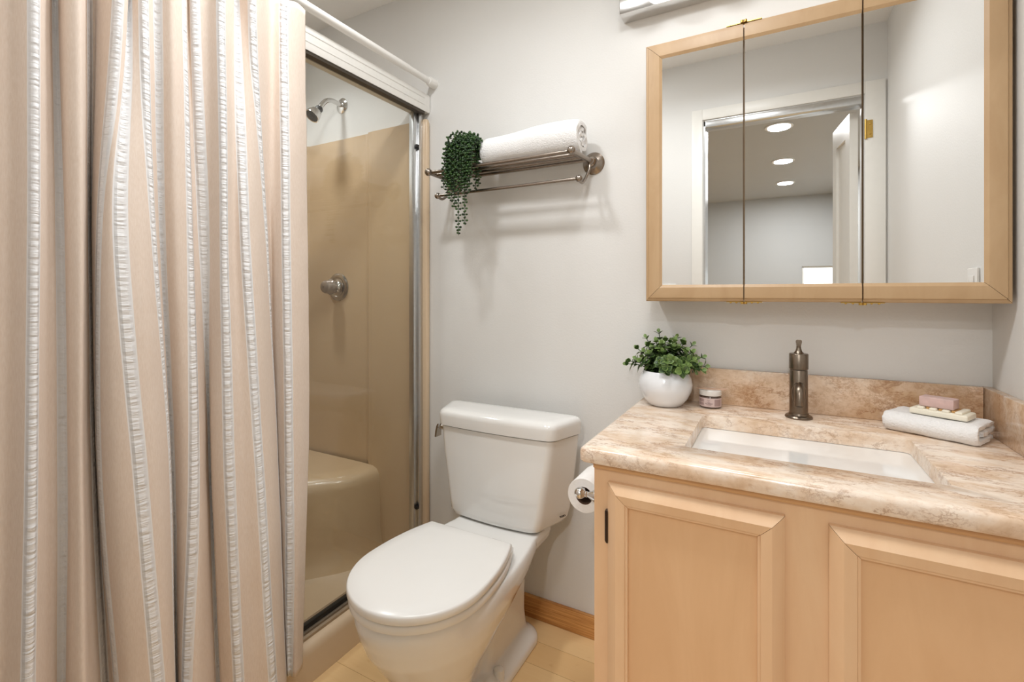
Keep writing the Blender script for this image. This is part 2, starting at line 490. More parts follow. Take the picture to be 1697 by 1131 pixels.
t = thing('added_fill_light', 'added round fill light in the middle of the bathroom ceiling, out of view', 'ceiling light', (-.20, .74, ZC))  # unseen fixture, added to carry the soft room fill
MB().lathe([(0, 0), (.16, 0), (.16, -.03), (.15, -.034), (0, -.034)], (-.20, .74, ZC), n=48).build('fill_light_pan', TRIMW, t)
MB().lathe([(0, -.034), (.147, -.034), (.149, -.05), (.135, -.066), (.09, -.076), (0, -.08)], (-.20, .74, ZC), n=48).build('fill_diffuser', emit('fill_diffuser_glow', (1, .98, .95), 1.2), t)

t = thing('recessed_light', 'added round fill light in the ceiling over the shower stall, out of view', 'ceiling light', (-1.74, 1.10, ZC))  # unseen fixture, added to lighten the shower wall
MB().lathe([(.07, 0), (.09, 0), (.09, -.006), (.074, -.006), (.07, -.003)], (-1.74, 1.10, ZC), n=40).build('trim_ring', TRIMW, t)
MB().lathe([(0, -.002), (.07, -.002), (.07, -.0045), (0, -.0045)], (-1.74, 1.10, ZC), n=40).build('lens', emit('shower_fill_lens', (1, .97, .93), 2.0), t)

# switch plates
t = thing('light_switch', 'white switch plate on the door wall, at the lower left of the mirror', 'switch', (-.503, YF, 1.135))
b = MB(); b.box(-.54, -.466, YF, YF + .006, 1.077, 1.193, .002); b.build('wall_plate', WHITEP, t)
MB().box(-.512, -.494, YF + .006, YF + .009, 1.105, 1.165, .001).build('rocker', WHITEP, t)
t = thing('wall_outlet', 'white outlet plate on the right wall, at the lower right of the mirror', 'outlet', (XR, 1.13, 1.15))
MB().box(XR - .006, XR, 1.095, 1.165, 1.09, 1.205, .002).build('wall_plate', WHITEP, t)
for z in (1.122, 1.172):
    MB().box(XR - .0085, XR - .006, 1.112, 1.148, z - .014, z + .014, .001).build('socket', WHITEP, t)

# ================================================================ shower stall
st = thing('shower_stall', 'beige one-piece fibreglass shower stall with corner seat and curb', 'shower', (-1.58, .79, 0))
# surround: plan profile of the inner face, lofted with thickness
ZS0, ZS1 = .06, 1.83
inner = [(-1.262, YB - .026), (-1.50, YB - .026), (-1.522, YB - .024), (-1.535, YB - .014), (-1.55, YB - .012)]
def arc(cx, cy, r, a0, a1, n): return [(cx + r * math.cos(math.radians(a0 + (a1 - a0) * i / n)), cy + r * math.sin(math.radians(a0 + (a1 - a0) * i / n))) for i in range(n + 1)]
inner += arc(-1.925 + .02, YB - .032, .02, 90, 180, 5)
inner += arc(-1.925 + .03, YF + .055, .03, 180, 270, 5)
inner += [(-1.262, YF + .025)]
outer = [(-1.262, YB - .002), (-1.5, YB - .002), (-1.522, YB - .002), (-1.535, YB - .002), (-1.55, YB - .002)]
outer += [(XL + .002 + .03 * (1 - i / 5) * 0, YB - .002 - .004 * i) for i in range(6)]
outer += [(XL + .002, YF + .04 - .004 * i) for i in range(6)]
outer[-1] = (XL + .002, YF + .002); outer += [(-1.262, YF + .002)]
b = MB(); n = len(inner)
for i in range(n - 1):
    (ax, ay), (bx, by), (cx, cy), (dx, dy) = inner[i], inner[i + 1], outer[i + 1], outer[i]
    b.loft([[(ax, ay, z), (bx, by, z), (cx, cy, z), (dx, dy, z)] for z in (ZS0, ZS1)], True, True)
bmesh.ops.remove_doubles(b.bm, verts=b.bm.verts, dist=.0002)
b.build('surround', SURR, st, ang=50)
# front flanges beside the door
for y0, y1 in ((YB - .024, YB - .001), (YF + .001, YF + .024)):
    b = MB(); lp = rrect(-1.258, -1.206, y0, y1, .008, 4)
    b.loft([z_of(lp, .10), z_of(lp, 1.80), z_of(rrect(-1.257, -1.207, y0 + .0005, y1, .007, 4), 1.822), z_of(rrect(-1.252, -1.212, y0 + .003, y1 - .001, .005, 4), 1.835)])
    b.build('front_flange', CURB, st)
# pan with curb
prof = [(-1.187, 0.0), (-1.187, .085), (-1.190, .098), (-1.198, .108), (-1.212, .113), (-1.285, .113), (-1.297, .108), (-1.305, .095), (-1.312, .07), (-1.33, .058), (-1.92, .05), (-1.965, .05), (-1.965, 0)]
b = MB(); b.loft([[(x, y, z) for x, z in prof] for y in (YF + .003, YB - .003)]); b.build('pan', CURB, st, ang=40)
b = MB(); b.lathe([(0, 0), (.045, 0), (.05, -.002)], (-1.6, .8, .056), n=24); b.build('drain', CHROME, st)
# corner seat
seat = [(-1.45, YB - .026), (-1.452, 1.43), (-1.465, 1.375), (-1.505, 1.31), (-1.58, 1.225), (-1.70, 1.09), (-1.80, .97), (-1.86, .86), (-1.91, .74), (-1.93, .70), (-1.93, YB - .026)]
def shrink(lp, d):
    c = Vector((-1.93, YB - .026)); out = []
    for x, y in lp:
        p = Vector((x, y)); q = c + (p - c) * (1 - d / max(.2, (p - c).length)); out.append((q.x, q.y))
    return out
b = MB(); b.loft([z_of(shrink(seat, -.035), .05), z_of(shrink(seat, -.02), .075), z_of(shrink(seat, -.008), .11), z_of(seat, .16), z_of(shrink(seat, .004), .36), z_of(shrink(seat, .010), .385), z_of(shrink(seat, .022), .402), z_of(shrink(seat, .045), .411), z_of(shrink(seat, .10), .413)])
b.build('corner_seat', SURR, st, ang=60)

TRACK = plain('tan_reflecting_aluminium', srgb(178, 160, 138), .35, .6)  # aluminium with its tan reflection put into the base colour
DARKCH = plain('dark_channel', srgb(70, 62, 52), .5, .3)
# shower door frame and glass
sd = thing('shower_door', 'framed sliding glass shower door with satin aluminium header', 'shower door', (-1.235, .79, .113))
prof = [(-1.207, 1.873), (-1.207, 1.925), (-1.210, 1.932), (-1.265, 1.932), (-1.280, 1.925), (-1.280, 1.862), (-1.258, 1.862), (-1.258, 1.872), (-1.232, 1.872), (-1.232, 1.862), (-1.210, 1.862)]
b = MB(); b.loft([[(x, y, z) for x, z in prof] for y in (YF + .002, YB - .003)]); b.build('header', ALUW, sd)
b = MB()
for z in (1.887, 1.913): b.box(-1.2072, -1.2058, YF + .003, YB - .035, z - .003, z + .003, .0005)
b.build('header_ridges', ALUW, sd)
b = MB(); b.box(-1.236, -1.2125, YF + .03, YB - .028, 1.852, 1.8725); b.build('header_channel', DARKCH, sd)
for y0, y1 in ((YB - .046, YB - .0245), (YF + .0245, YF + .046)):
    b = MB(); b.box(-1.278, -1.226, y0, y1, .126, 1.862, .002)
    b.build('side_jamb', ALU, sd)
b = MB(); prof = [(-1.213, .113), (-1.213, .121), (-1.222, .123), (-1.222, .118), (-1.228, .118), (-1.228, .125), (-1.279, .125), (-1.279, .113)]
b.loft([[(x, y, z) for x, z in prof] for y in (YF + .026, YB - .028)]); b.build('bottom_track', TRACK, sd, smooth=False)
def panel(x, y0, y1):
    g = MB().box(x - .003, x + .003, y0 + .012, y1 - .012, .140, 1.855).build('glass_panel', GLASS, sd, smooth=False)
    for ya, yb in ((y0, y0 + .02), (y1 - .02, y1)):
        MB().box(x - .008, x + .008, ya, yb, .127, 1.861, .002).build('stile', ALU, g)
    MB().box(x - .007, x + .007, y0 + .02, y1 - .02, .127, .141).build('bottom_gasket', BLACK, g, smooth=False)
    return g
g1 = panel(-1.243, .74, YB - .047)
for z in (1.72, .30): MB().box(-1.2345, -1.224, YB - .060, YB - .048, z - .006, z + .006, .001).build('bumper', BLACK, g1)
g2 = panel(-1.266, YF + .05, .80)

# shower head
t = thing('wall_shower', 'small chrome shower head on a bent arm in the shower', 'shower head', (-1.706, YB, 1.987))
MB().lathe([(.0, 0), (.034, 0), (.034, .003), (.026, .008), (.013, .011), (0, .011)], (-1.706, YB, 1.987), (0, -1, 0)).build('flange', CHROME, t)
pts = crom([(-1.706, YB - .005, 1.987), (-1.706, YB - .055, 1.990), (-1.706, YB - .086, 1.980), (-1.706, YB - .110, 1.955), (-1.706, YB - .122, 1.934)], 6)
MB().tube(pts, .0105, 16).build('arm', CHROME, t)
hd = Vector((-.10, -.62, -.76)).normalized(); ho = Vector((-1.706, YB - .120, 1.937))
MB().lathe([(0, 0), (.013, 0), (.016, .006), (.017, .018), (.015, .024), (0, .024)], ho, hd, 24).build('collar', BLACK, t)
h = MB().lathe([(0, .02), (.016, .02), (.023, .026), (.029, .044), (.032, .058), (.031, .062), (.027, .060), (0, .059)], ho, hd, 32).build('nozzle', CHROME, t)
MB().lathe([(0, .0585), (.0268, .0585), (.0268, .0612), (.006, .0622), (.005, .0645), (0, .0645)], ho, hd, 32).build('spray_face', BLACK, h)
STEELP = plain('darker_chrome', (.50, .48, .45, 1), .14, 1.0)  # chrome with a darker base colour for the valve plate
# valve
t = thing('shower_valve', 'round chrome shower valve plate with a clear acrylic knob', 'shower valve', (-1.716, YB - .012, 1.17))
vo = (-1.716, YB - .012, 1.17)
MB().lathe([(0, 0), (.062, 0), (.062, .004), (.056, .009), (.045, .011), (.040, .008), (.030, .010), (.022, .018), (.018, .032), (0, .032)], vo, (0, -1, 0), 40).build('plate', STEELP, t)
k = MB(); loops = []
for r, hgt in ((.020, .030), (.031, .034), (.034, .042), (.034, .050), (.029, .055), (.029, .072), (.024, .080), (.010, .084), (.0, .084)):
    lp = []
    for q in range(48):
        a = 2 * PI * q / 48; rr = r * (1 + (.05 if .03 < hgt < .052 else 0) * math.cos(8 * a))
        lp.append((vo[0] + rr * math.cos(a), vo[1] - hgt, vo[2] + rr * math.sin(a)))
    loops.append(lp)
k.loft(loops); kn = lab(k.build('knob', ACRYL, t, ang=50), 'clear acrylic knob')
MB().lathe([(0, .083), (.005, .083), (.005, .0855), (0, .0855)], vo, (0, -1, 0), 16).build('knob_cap', STEEL, kn)

# ================================================================ curtain rod, hook, curtain
RX, RZ = -1.185, 1.973
t = thing('curtain_rod', 'white tension shower curtain rod above the shower door', 'curtain rod', (RX, YB, RZ))
MB().tube([(RX, YF + .03, RZ), (RX, 1.36, RZ)], .0130, 20).build('outer_tube', WHITEP, t)
MB().tube([(RX, 1.355, RZ), (RX, YB - .02, RZ)], .0115, 20).build('inner_tube', WHITEP, t)
for a, s in ((YB, -1), (YF, 1)):
    MB().lathe([(0, 0), (.0185, 0), (.0185, .004), (.0175, .034), (.0150, .042), (0, .042)], (RX, a, RZ), (0, s, 0), 24).build('end_cap', WHITEP, t)
CURT=[
(0,-1.160,0.242,-1.160,0.242,-1.160,0.242,-1.160,0.242,-1.160,0.242,-1.160,0.242),
(1,-1.125,0.258,-1.125,0.258,-1.125,0.258,-1.125,0.255,-1.125,0.253,-1.125,0.252),
(0,-1.140,0.300,-1.140,0.300,-1.140,0.300,-1.139,0.294,-1.134,0.285,-1.131,0.279),
(1,-1.100,0.320,-1.100,0.320,-1.100,0.320,-1.099,0.316,-1.094,0.310,-1.091,0.305),
(0,-1.135,0.345,-1.135,0.345,-1.135,0.346,-1.134,0.345,-1.129,0.345,-1.126,0.345),
(1,-1.169,0.365,-1.163,0.368,-1.154,0.372,-1.150,0.375,-1.150,0.373,-1.150,0.371),
(0,-1.120,0.364,-1.120,0.367,-1.120,0.372,-1.118,0.375,-1.109,0.371,-1.103,0.367),
(0,-1.105,0.380,-1.105,0.382,-1.105,0.384,-1.102,0.383,-1.089,0.383,-1.079,0.383),
(0,-1.130,0.397,-1.130,0.397,-1.130,0.398,-1.128,0.398,-1.120,0.403,-1.114,0.407),
(1,-1.166,0.415,-1.164,0.415,-1.163,0.416,-1.162,0.422,-1.160,0.436,-1.158,0.446),
(0,-1.173,0.429,-1.171,0.427,-1.170,0.425,-1.169,0.432,-1.165,0.452,-1.163,0.467),
(0,-1.150,0.431,-1.150,0.425,-1.151,0.417,-1.154,0.425,-1.150,0.446,-1.147,0.462),
(1,-1.102,0.448,-1.108,0.434,-1.117,0.415,-1.129,0.420,-1.125,0.443,-1.122,0.460),
(0,-1.129,0.474,-1.111,0.450,-1.089,0.419,-1.085,0.427,-1.085,0.450,-1.085,0.467),
(1,-1.161,0.485,-1.127,0.461,-1.083,0.435,-1.069,0.460,-1.065,0.487,-1.062,0.507),
(0,-1.142,0.479,-1.116,0.472,-1.084,0.466,-1.075,0.494,-1.075,0.515,-1.075,0.531),
(1,-1.113,0.484,-1.107,0.488,-1.103,0.499,-1.124,0.537,-1.121,0.545,-1.118,0.551),
(0,-1.123,0.499,-1.128,0.508,-1.138,0.524,-1.154,0.553,-1.151,0.561,-1.148,0.566),
(1,-1.133,0.517,-1.139,0.523,-1.148,0.533,-1.165,0.561,-1.161,0.569,-1.159,0.574),
(0,-1.109,0.533,-1.112,0.538,-1.117,0.547,-1.130,0.565,-1.130,0.562,-1.130,0.560),
(1,-1.131,0.567,-1.128,0.573,-1.123,0.580,-1.114,0.583,-1.111,0.568,-1.108,0.556),
(0,-1.157,0.586,-1.151,0.592,-1.142,0.599,-1.123,0.602,-1.105,0.588,-1.092,0.577),
(1,-1.134,0.586,-1.137,0.600,-1.143,0.619,-1.159,0.639,-1.153,0.649,-1.148,0.657),
(0,-1.118,0.612,-1.124,0.620,-1.128,0.628,-1.120,0.623,-1.120,0.639,-1.120,0.650),
(1,-1.090,0.627,-1.090,0.630,-1.089,0.633,-1.085,0.639,-1.081,0.654,-1.079,0.665),
(0,-1.121,0.668,-1.115,0.666,-1.106,0.665,-1.085,0.671,-1.081,0.692,-1.079,0.707),
(1,-1.150,0.692,-1.118,0.685,-1.087,0.682,-1.075,0.703,-1.072,0.727,-1.069,0.745),
(0,-1.122,0.693,-1.110,0.704,-1.098,0.719,-1.090,0.746,-1.090,0.768,-1.090,0.785),
(1,-1.085,0.689,-1.112,0.728,-1.138,0.769,-1.150,0.804,-1.144,0.816,-1.140,0.825),
(0,-1.095,0.722,-1.134,0.761,-1.165,0.796,-1.165,0.811,-1.162,0.829,-1.160,0.842),
(0,-1.145,0.783,-1.148,0.791,-1.150,0.800,-1.150,0.811,-1.150,0.827,-1.150,0.838),
(1,-1.120,0.803,-1.120,0.806,-1.120,0.811,-1.120,0.817,-1.137,0.833,-1.149,0.844),
(0,-1.125,0.843,-1.122,0.845,-1.120,0.848,-1.120,0.854,-1.126,0.850,-1.130,0.847),
(0,-1.140,0.883,-1.137,0.886,-1.135,0.889,-1.135,0.892,-1.140,0.884,-1.144,0.878),
]
_FRONT = [(0, -1.15, .085), (1, -1.11, .115), (0, -1.165, .15), (1, -1.115, .185), (0, -1.17, .215)]
ZL = [1.925, 1.6, 1.25, .8, .4, .105]
nodes = [(s, [(x, y)] * 6) for s, x, y in _FRONT]
for r in CURT:
    nodes.append((r[0], [(r[1 + 2 * i], r[2 + 2 * i]) for i in range(6)]))
NZ, M = 110, 9
def vert_curve(pts):
    """pts: 6 values at ZL -> function of z (Catmull-Rom over non-uniform knots, linear-blended)"""
    out = []
    for q in range(NZ + 1):
        z = ZL[0] + (ZL[-1] - ZL[0]) * q / NZ
        i = 0
        while i < 4 and z < ZL[i + 1]: i += 1
        t = (z - ZL[i]) / (ZL[i + 1] - ZL[i])
        m = lambda k: [(pts[min(k + 1, 5)][c] - pts[max(k - 1, 0)][c]) / (ZL[min(k + 1, 5)] - ZL[max(k - 1, 0)]) for c in (0, 1)]
        m0, m1 = m(i), m(i + 1); hh = ZL[i + 1] - ZL[i]
        h00 = 2 * t ** 3 - 3 * t * t + 1; h10 = t ** 3 - 2 * t * t + t; h01 = -2 * t ** 3 + 3 * t * t; h11 = t ** 3 - t * t
        out.append(tuple(h00 * pts[i][c] + h10 * hh * m0[c] + h01 * pts[i + 1][c] + h11 * hh * m1[c] for c in (0, 1)))
    return out
cols = [vert_curve(p) for s, p in nodes]
bm = bmesh.new(); uvl = bm.loops.layers.uv.new('cloth'); sl = bm.verts.layers.float.new('stripe')
grid, S = [], []
for q in range(NZ + 1):
    z = ZL[0] + (ZL[-1] - ZL[0]) * q / NZ
    P = [c[q] for c in cols]
    C = crom(P, M)
    arcl = [0.0]
    for a, c2 in zip(C, C[1:]): arcl.append(arcl[-1] + math.hypot(a[0] - c2[0], a[1] - c2[1]))
    st_at = [arcl[i * M] for i, (s, _) in enumerate(nodes) if s]
    row = []
    for i, (x, y) in enumerate(C):
        w = noise.noise(Vector((arcl[i] * 7, z * 3.2, 3.1))) * .0035 + noise.noise(Vector((arcl[i] * 22, z * 9, 1.1))) * .0012
        dip = .016 * math.exp(-((y - .805) / .030) ** 2) * max(0, 1 - q / 14)
        v = bm.verts.new((x + w, y, z - dip))
        dd = min(((arcl[i] - s) for s in st_at), key=abs)
        v[sl] = abs(dd)
        row.append(v)
    grid.append(row); S.append(arcl)
for q in range(NZ):
    for i in range(len(grid[0]) - 1):
        f = bm.faces.new((grid[q][i], grid[q + 1][i], grid[q + 1][i + 1], grid[q][i + 1]))
        for lp, (qq, ii) in zip(f.loops, ((q, i), (q + 1, i), (q + 1, i + 1), (q, i + 1))):
            lp[uvl].uv = (S[qq][ii], ZL[0] + (ZL[-1] - ZL[0]) * qq / NZ)
        f.smooth = True
bmesh.ops.recalc_face_normals(bm, faces=bm.faces)
me = bpy.data.meshes.new('shower_curtain'); bm.to_mesh(me); bm.free()
me.materials.append(CLOTH)
sc = bpy.data.objects.new('shower_curtain', me); COL.objects.link(sc)
md = sc.modifiers.new('thick', 'SOLIDIFY'); md.thickness = .0012; md.offset = 0
tag(sc, 'blush tan shower curtain with white seersucker stripes hanging in folds', 'shower curtain')

def hook(y, yc, label):
    b = MB(); pts = []
    for q in range(15):
        a = math.radians(-60 + 290 * q / 14); pts.append((RX + .0158 * math.cos(a), y, RZ + .0158 * math.sin(a)))
    last = pts[0]
    pts = [(-1.128, yc, 1.905), (-1.140, yc, 1.898), (-1.150, y, 1.915), (RX + .016, y, RZ - .028)] + pts
    b.tube(crom(pts, 3), .0016, 8)
    tag(b.build('curtain_hook', CHROME, loc=(RX, y, RZ)), label, 'curtain hook', 'curtain hooks on the rod')
hook(.836, .820, 'thin metal curtain hook on the rod near the free edge of the curtain')

# ================================================================ toilet
TX = -.785
to = thing('toilet', 'white two-piece toilet with closed lid in front of the back wall', 'toilet', (TX, 1.12, 0))
TC = -.798
def tank_loop(hf, hb, yf, yb, r=.025, bulge=.012):
    lp = round_poly([(TC - hf, yf), (TC + hf, yf), (TC + hb, yb), (TC - hb, yb)], [r, r, .018, .018], 5, 7)
    out = []
    for x, y in lp:
        k = max(0.0, 1 - ((x - TC) / hf) ** 2) * max(0, 1 - (y - yf) / .05)
        out.append((x, y - bulge * k))
    return out
b = MB()
lv = [(.3925, .128, .168, 1.336, 1.440), (.3945, .142, .190, 1.327, 1.446), (.402, .155, .208, 1.319, 1.452), (.417, .163, .220, 1.316, 1.456), (.45, .170, .229, 1.318, 1.458), (.52, .181, .238, 1.319, 1.459), (.60, .195, .248, 1.321, 1.459), (.688, .206, .256, 1.323, 1.459)]
b.loft([[(x, y, a[0] + .006 * max(0, y - 1.33) / .13 * max(0, 1 - (a[0] - .40) / .12)) for x, y in tank_loop(*a[1:])] for a in lv])
tank = b.build('tank', PORC, to, ang=50)
b = MB()
lv = [(.6915, .210, .259, 1.319, 1.461), (.6925, .213, .261, 1.316, 1.463), (.724, .2155, .263, 1.3135, 1.464), (.732, .2145, .262, 1.3145, 1.4635), (.738, .2115, .2595, 1.3175, 1.462), (.7425, .206, .2545, 1.323, 1.459), (.7455, .198, .247, 1.331, 1.454), (.747, .185, .235, 1.345, 1.444), (.748, .14, .19, 1.375, 1.42)]
b.loft([z_of(tank_loop(*a[1:], r=.034 if i < 7 else .022), a[0]) for i, a in enumerate(lv)])
b.build('tank_lid', PORC, to, ang=50)
# lever on the tank's left side
b = MB(); b.tube([(-1.022, 1.365, .668), (-1.040, 1.365, .668)], .009, 14)
b.loft([[(-1.040 + dx, 1.352 + dy, z) for dx, dy in ((-.004 - e, 0), (.003 - e, 0), (.003 - e, w), (-.004 - e, w))] for z, e, w in ((.680, 0, .020), (.672, .004, .022), (.655, .009, .026), (.632, .012, .030))])
lab(b.build('flush_lever', CHROME, to), 'chrome flush lever')
# lettering on the right side of the tank
sa = Vector((TC + .172, 1.318, 0)); sb = Vector((TC + .231, 1.458, 0)); sdv = (sb - sa).normalized(); snv = Vector((sdv.y, -sdv.x, 0))
pos = sa.lerp(sb, .62); pos.z = .433; pos += snv * .0012
tilt = Matrix((( sdv.x, 0, snv.x, pos.x), (sdv.y, 0, snv.y, pos.y), (0, 1, 0, pos.z), (0, 0, 0, 1))) @ Matrix.Rotation(-.30, 4, 'X')
text_mesh('tank_lettering', 'TOTO', .0082, INK, tank, tilt, .0012)
# bowl
def egg(cx, y0, y1, hw, bw, vm=.46, n=28, r=.0):
    """closed outline, front tip at y0, straight back edge (half width bw) at y1"""
    right = []
    for i in range(n + 1):
        v = (1 - math.cos(PI * .5 * i / n * 1.0)) if i < n else 1.0
        v = (i / n) ** 1.9
        if v < vm: w = hw * math.sqrt(max(0, 1 - ((vm - v) / vm) ** 2))
        else: w = hw - (hw - bw) * ((v - vm) / (1 - vm)) ** 2.2
        right.append((w, y0 + (y1 - y0) * v))
    out = [(cx + w, y) for w, y in right] + [(cx - w, y) for w, y in reversed(right[1:])]
    return out
b = MB()
BW = [(.392, .787, 1.30, .172, .146), (.378, .780, 1.31, .178, .150), (.36, .781, 1.31, .179, .150), (.33, .790, 1.30, .176, .142), (.29, .806, 1.26, .165, .122), (.24, .838, 1.20, .146, .096), (.19, .872, 1.13, .124, .075), (.14, .897, 1.08, .108, .062), (.08, .910, 1.06, .102, .060), (.0, .912, 1.06, .104, .062)]
b.loft([z_of(egg(TX, y0, y1, hw, bw), z) for z, y0, y1, hw, bw in BW])
# rear deck
b.loft([z_of(rrect(TX - w, TX + w, y0, 1.445, .02), z) for z, w, y0 in ((.392, .146, 1.10), (.37, .146, 1.10), (.345, .138, 1.14), (.315, .112, 1.20), (.28, .080, 1.22))])
# rear trapway column, web and foot
b.loft([z_of(rrect(TX - w, TX + w, y0, y1, .03), z) for z, w, y0, y1 in ((.34, .074, 1.19, 1.425), (.2, .066, 1.18, 1.42), (.10, .064, 1.17, 1.42), (.05, .068, 1.15, 1.425), (0, .075, 1.13, 1.43))])
b.loft([z_of(rrect(TX - .045, TX + .045, 1.0, 1.25, .02), z) for z in (.30, .0)])
b.loft([z_of(round_poly([(TX - w1, .93 - e), (TX + w1, .93 - e), (TX + w2, 1.45 + e), (TX - w2, 1.45 + e)], [.05, .05, .06, .06], 6), z) for z, w1, w2, e in ((0, .110, .112, 0), (.022, .109, .110, -.002), (.034, .098, .098, -.012), (.05, .075, .075, -.035))])
bowl = b.build('bowl', PORC, to)
remesh(bowl, .005, 7)
b = MB(); b.lathe([(0, .024), (.016, .024), (.0165, .046), (.014, .056), (.008, .061), (0, .062)], (TX + .088, 1.19, 0), (0, 0, 1), 20)
b.build('bolt_cap', PORC, to)
b = MB(); b.lathe([(0, .024), (.016, .024), (.0165, .046), (.014, .056), (.008, .061), (0, .062)], (TX - .088, 1.19, 0), (0, 0, 1), 20)
b.build('bolt_cap', PORC, to)
# seat and lid
def slab(outline, z0, z1, e, back_e=None):
    cy = sum(p[1] for p in outline) / len(outline)
    def ins(d): return [(TX + (x - TX) * (1 - d / .18), cy + (y - cy) * (1 - d / .2)) for x, y in outline]
    return [z_of(ins(.012), z0), z_of(ins(.0015), z0 + .0005), z_of(ins(0), z0 + .0025), z_of(ins(0), z1 - e), z_of(ins(e * .3), z1 - e * .35), z_of(ins(e), z1)]
b = MB(); b.loft(slab(egg(TX, .772, 1.20, .179, .130), 0.3965, .4165, .0045)); b.build('seat', PLAST, to, ang=50)
b = MB(); o = egg(TX + .003, .766, 1.168, .178, .140)
lp = slab(o, .4225, .4435, .0055)
lp.append([(TX + (x - TX) * .80, .96 + (y - .96) * .80, .4462) for x, y, z in lp[-1]])
lp.append([(TX + (x - TX) * .4, .96 + (y - .96) * .4, .4475) for x, y, z in lp[-2]])
b.loft(lp); b.build('seat_lid', PLAST, to, ang=50)
for s in (-1, 1):
    MB().box(TX + s * .075 - .022, TX + s * .075 + .022, 1.176, 1.205, .395, .4225, .008, 3).build('seat_hinge', PLAST, to)

# ================================================================ vanity
VX0, VX1, VYF = -.332, .445, .966
va = thing('vanity_cabinet', 'light maple vanity cabinet with two framed doors under the stone top', 'cabinet', ((VX0 + VX1) / 2, 1.24, 0))
b = MB()
b.box(VX0, VX0 + .018, VYF, YB - .001, 0, .788); b.box(VX1 - .018, VX1, VYF, YB - .001, .0, .788)
b.box(VX0 + .018, VX1 - .018, YB - .014, YB - .002, .08, .788); b.box(VX0 + .018, VX1 - .018, VYF + .02, YB - .014, .08, .098)
b.build('carcass', MAPLE, va, smooth=False)
b = MB()
b.box(VX0, -.285, VYF - .001, VYF + .018, .0, .787); b.box(.0, .098, VYF - .001, VYF + .018, .0, .787); b.box(.385, VX1, VYF - .001, VYF + .018, .0, .787)
b.box(-.285, .0, VYF - .001, VYF + .018, .735, .787); b.box(.098, .385, VYF - .001, VYF + .018, .735, .787)
b.box(-.285, .0, VYF - .001, VYF + .018, .0, .125); b.box(.098, .385, VYF - .001, VYF + .018, .0, .125)
b.build('face_frame', MAPLE, va, smooth=False)
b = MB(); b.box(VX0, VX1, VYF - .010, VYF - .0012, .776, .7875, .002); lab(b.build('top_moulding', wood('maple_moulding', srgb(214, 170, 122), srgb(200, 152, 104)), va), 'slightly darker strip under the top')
DPROF = [(0, .0), (0, -.010), (.002, -.0125), (.017, -.021), (.0195, -.0225), (.037, -.0195), (.0385, -.0165), (.0425, -.0160), (.0425, -.012), (.0435, -.008), (.0435, 0)]
def vdoor(x0, x1):
    z0, z1 = .105, .753
    d = MB(); framed(d, x0, x1, z0, z1, [(i, VYF - .0015 + y) for i, y in DPROF])
    dr = d.build('door', MAPLE, va, ang=25)
    MB().box(x0 + .043, x1 - .043, VYF - .0095, VYF - .003, z0 + .043, z1 - .043).build('door_panel', MAPLEP, dr, smooth=False)
    return dr
d1 = vdoor(-.300, .0165); d2 = vdoor(.0805, .3975)
for dr, xh, s in ((d1, -.3015, -1), (d2, .399, 1)):
    for z in (.661, .19):
        b = MB(); b.tube([(xh, VYF - .0095, z - .030), (xh, VYF - .0095, z + .030)], .0052, 12)
        b.box(min(xh, xh + s * .004), max(xh, xh + s * .004), VYF - .008, VYF - .0012, z - .026, z + .026, .001)
        b.ball((xh, VYF - .0095, z + .031), .0045, 10); b.ball((xh, VYF - .0095, z - .031), .0045, 10)
        lab(b.build('door_hinge', BRONZE, dr), 'dark bronze hinge')

# stone top with a cut-out
CZ0, CZ1 = .7885, .82
CX0, CX1, CY0, CY1 = -.359, .4455, .943, YB - .001
SX0, SX1, SY0, SY1 = -.165, .261, 1.050, 1.343
b = MB()
def orr(d, z, r=.012): return z_of(rrect(CX0 + d, CX1 - d * .1, CY0 + d, CY1 - d * .1, r, 4, 3), z)
def irr(d, z, r=.014): return z_of(rrect(SX0 - d, SX1 + d, SY0 - d, SY1 + d, r, 4, 3), z)
b.loft([irr(0, CZ0), orr(.003, CZ0), orr(.0, CZ0 + .004), orr(.0, CZ1 - .010), orr(.0015, CZ1 - .005), orr(.005, CZ1 - .0015), orr(.010, CZ1), irr(.002, CZ1), irr(.0005, CZ1 - .001), irr(0, CZ1 - .003)], cyc=True)
tag(b.build('stone_countertop', MARBLE, ang=40, loc=(.04, 1.23, CZ0)), 'cream and brown marbled stone vanity top with a sink cut-out', 'countertop')
tag(MB().box(-.345, .4265, YB - .019, YB - .0005, CZ1 + .0003, .922, .0015).build('backsplash', MARBLEB, loc=(.04, YB - .01, CZ1)), 'long tan stone backsplash on the back wall behind the tap', 'backsplash')
tag(MB().box(.427, XR - .0005, .945, YB - .0005, CZ1 + .0003, .922, .0015).build('backsplash', MARBLEB, loc=(.437, 1.23, CZ1)), 'short tan stone side splash on the right wall', 'backsplash')
CAULK = TRIMW
# sink
t = thing('undermount_sink', 'white rectangular undermount sink set in the stone top', 'sink', (.048, 1.197, .64))
b = MB()
def sk(d, z, r=.02): return z_of(rrect(SX0 - d, SX1 + d, SY0 - d, SY1 + d, r, 5, 2), z)
b.loft([sk(.022, .7878), sk(.0035, .7878, .018), sk(.002, .785, .018), sk(-.004, .775), sk(-.030, .70, .03), sk(-.042, .676, .035), sk(-.060, .668, .03), sk(-.10, .664, .02), sk(-.10, .655, .02), sk(-.040, .662, .035), sk(-.024, .69, .03), sk(.004, .77), sk(.022, .781)], True, True, cyc=False)
b.build('basin', PORC, t, ang=60)
MB().lathe([(0, 0), (.012, 0), (.02, .001), (.022, .003), (.024, .002), (.024, -.002), (0, -.002)], (.048, 1.22, .6655), n=24).build('drain', CHROME, t)

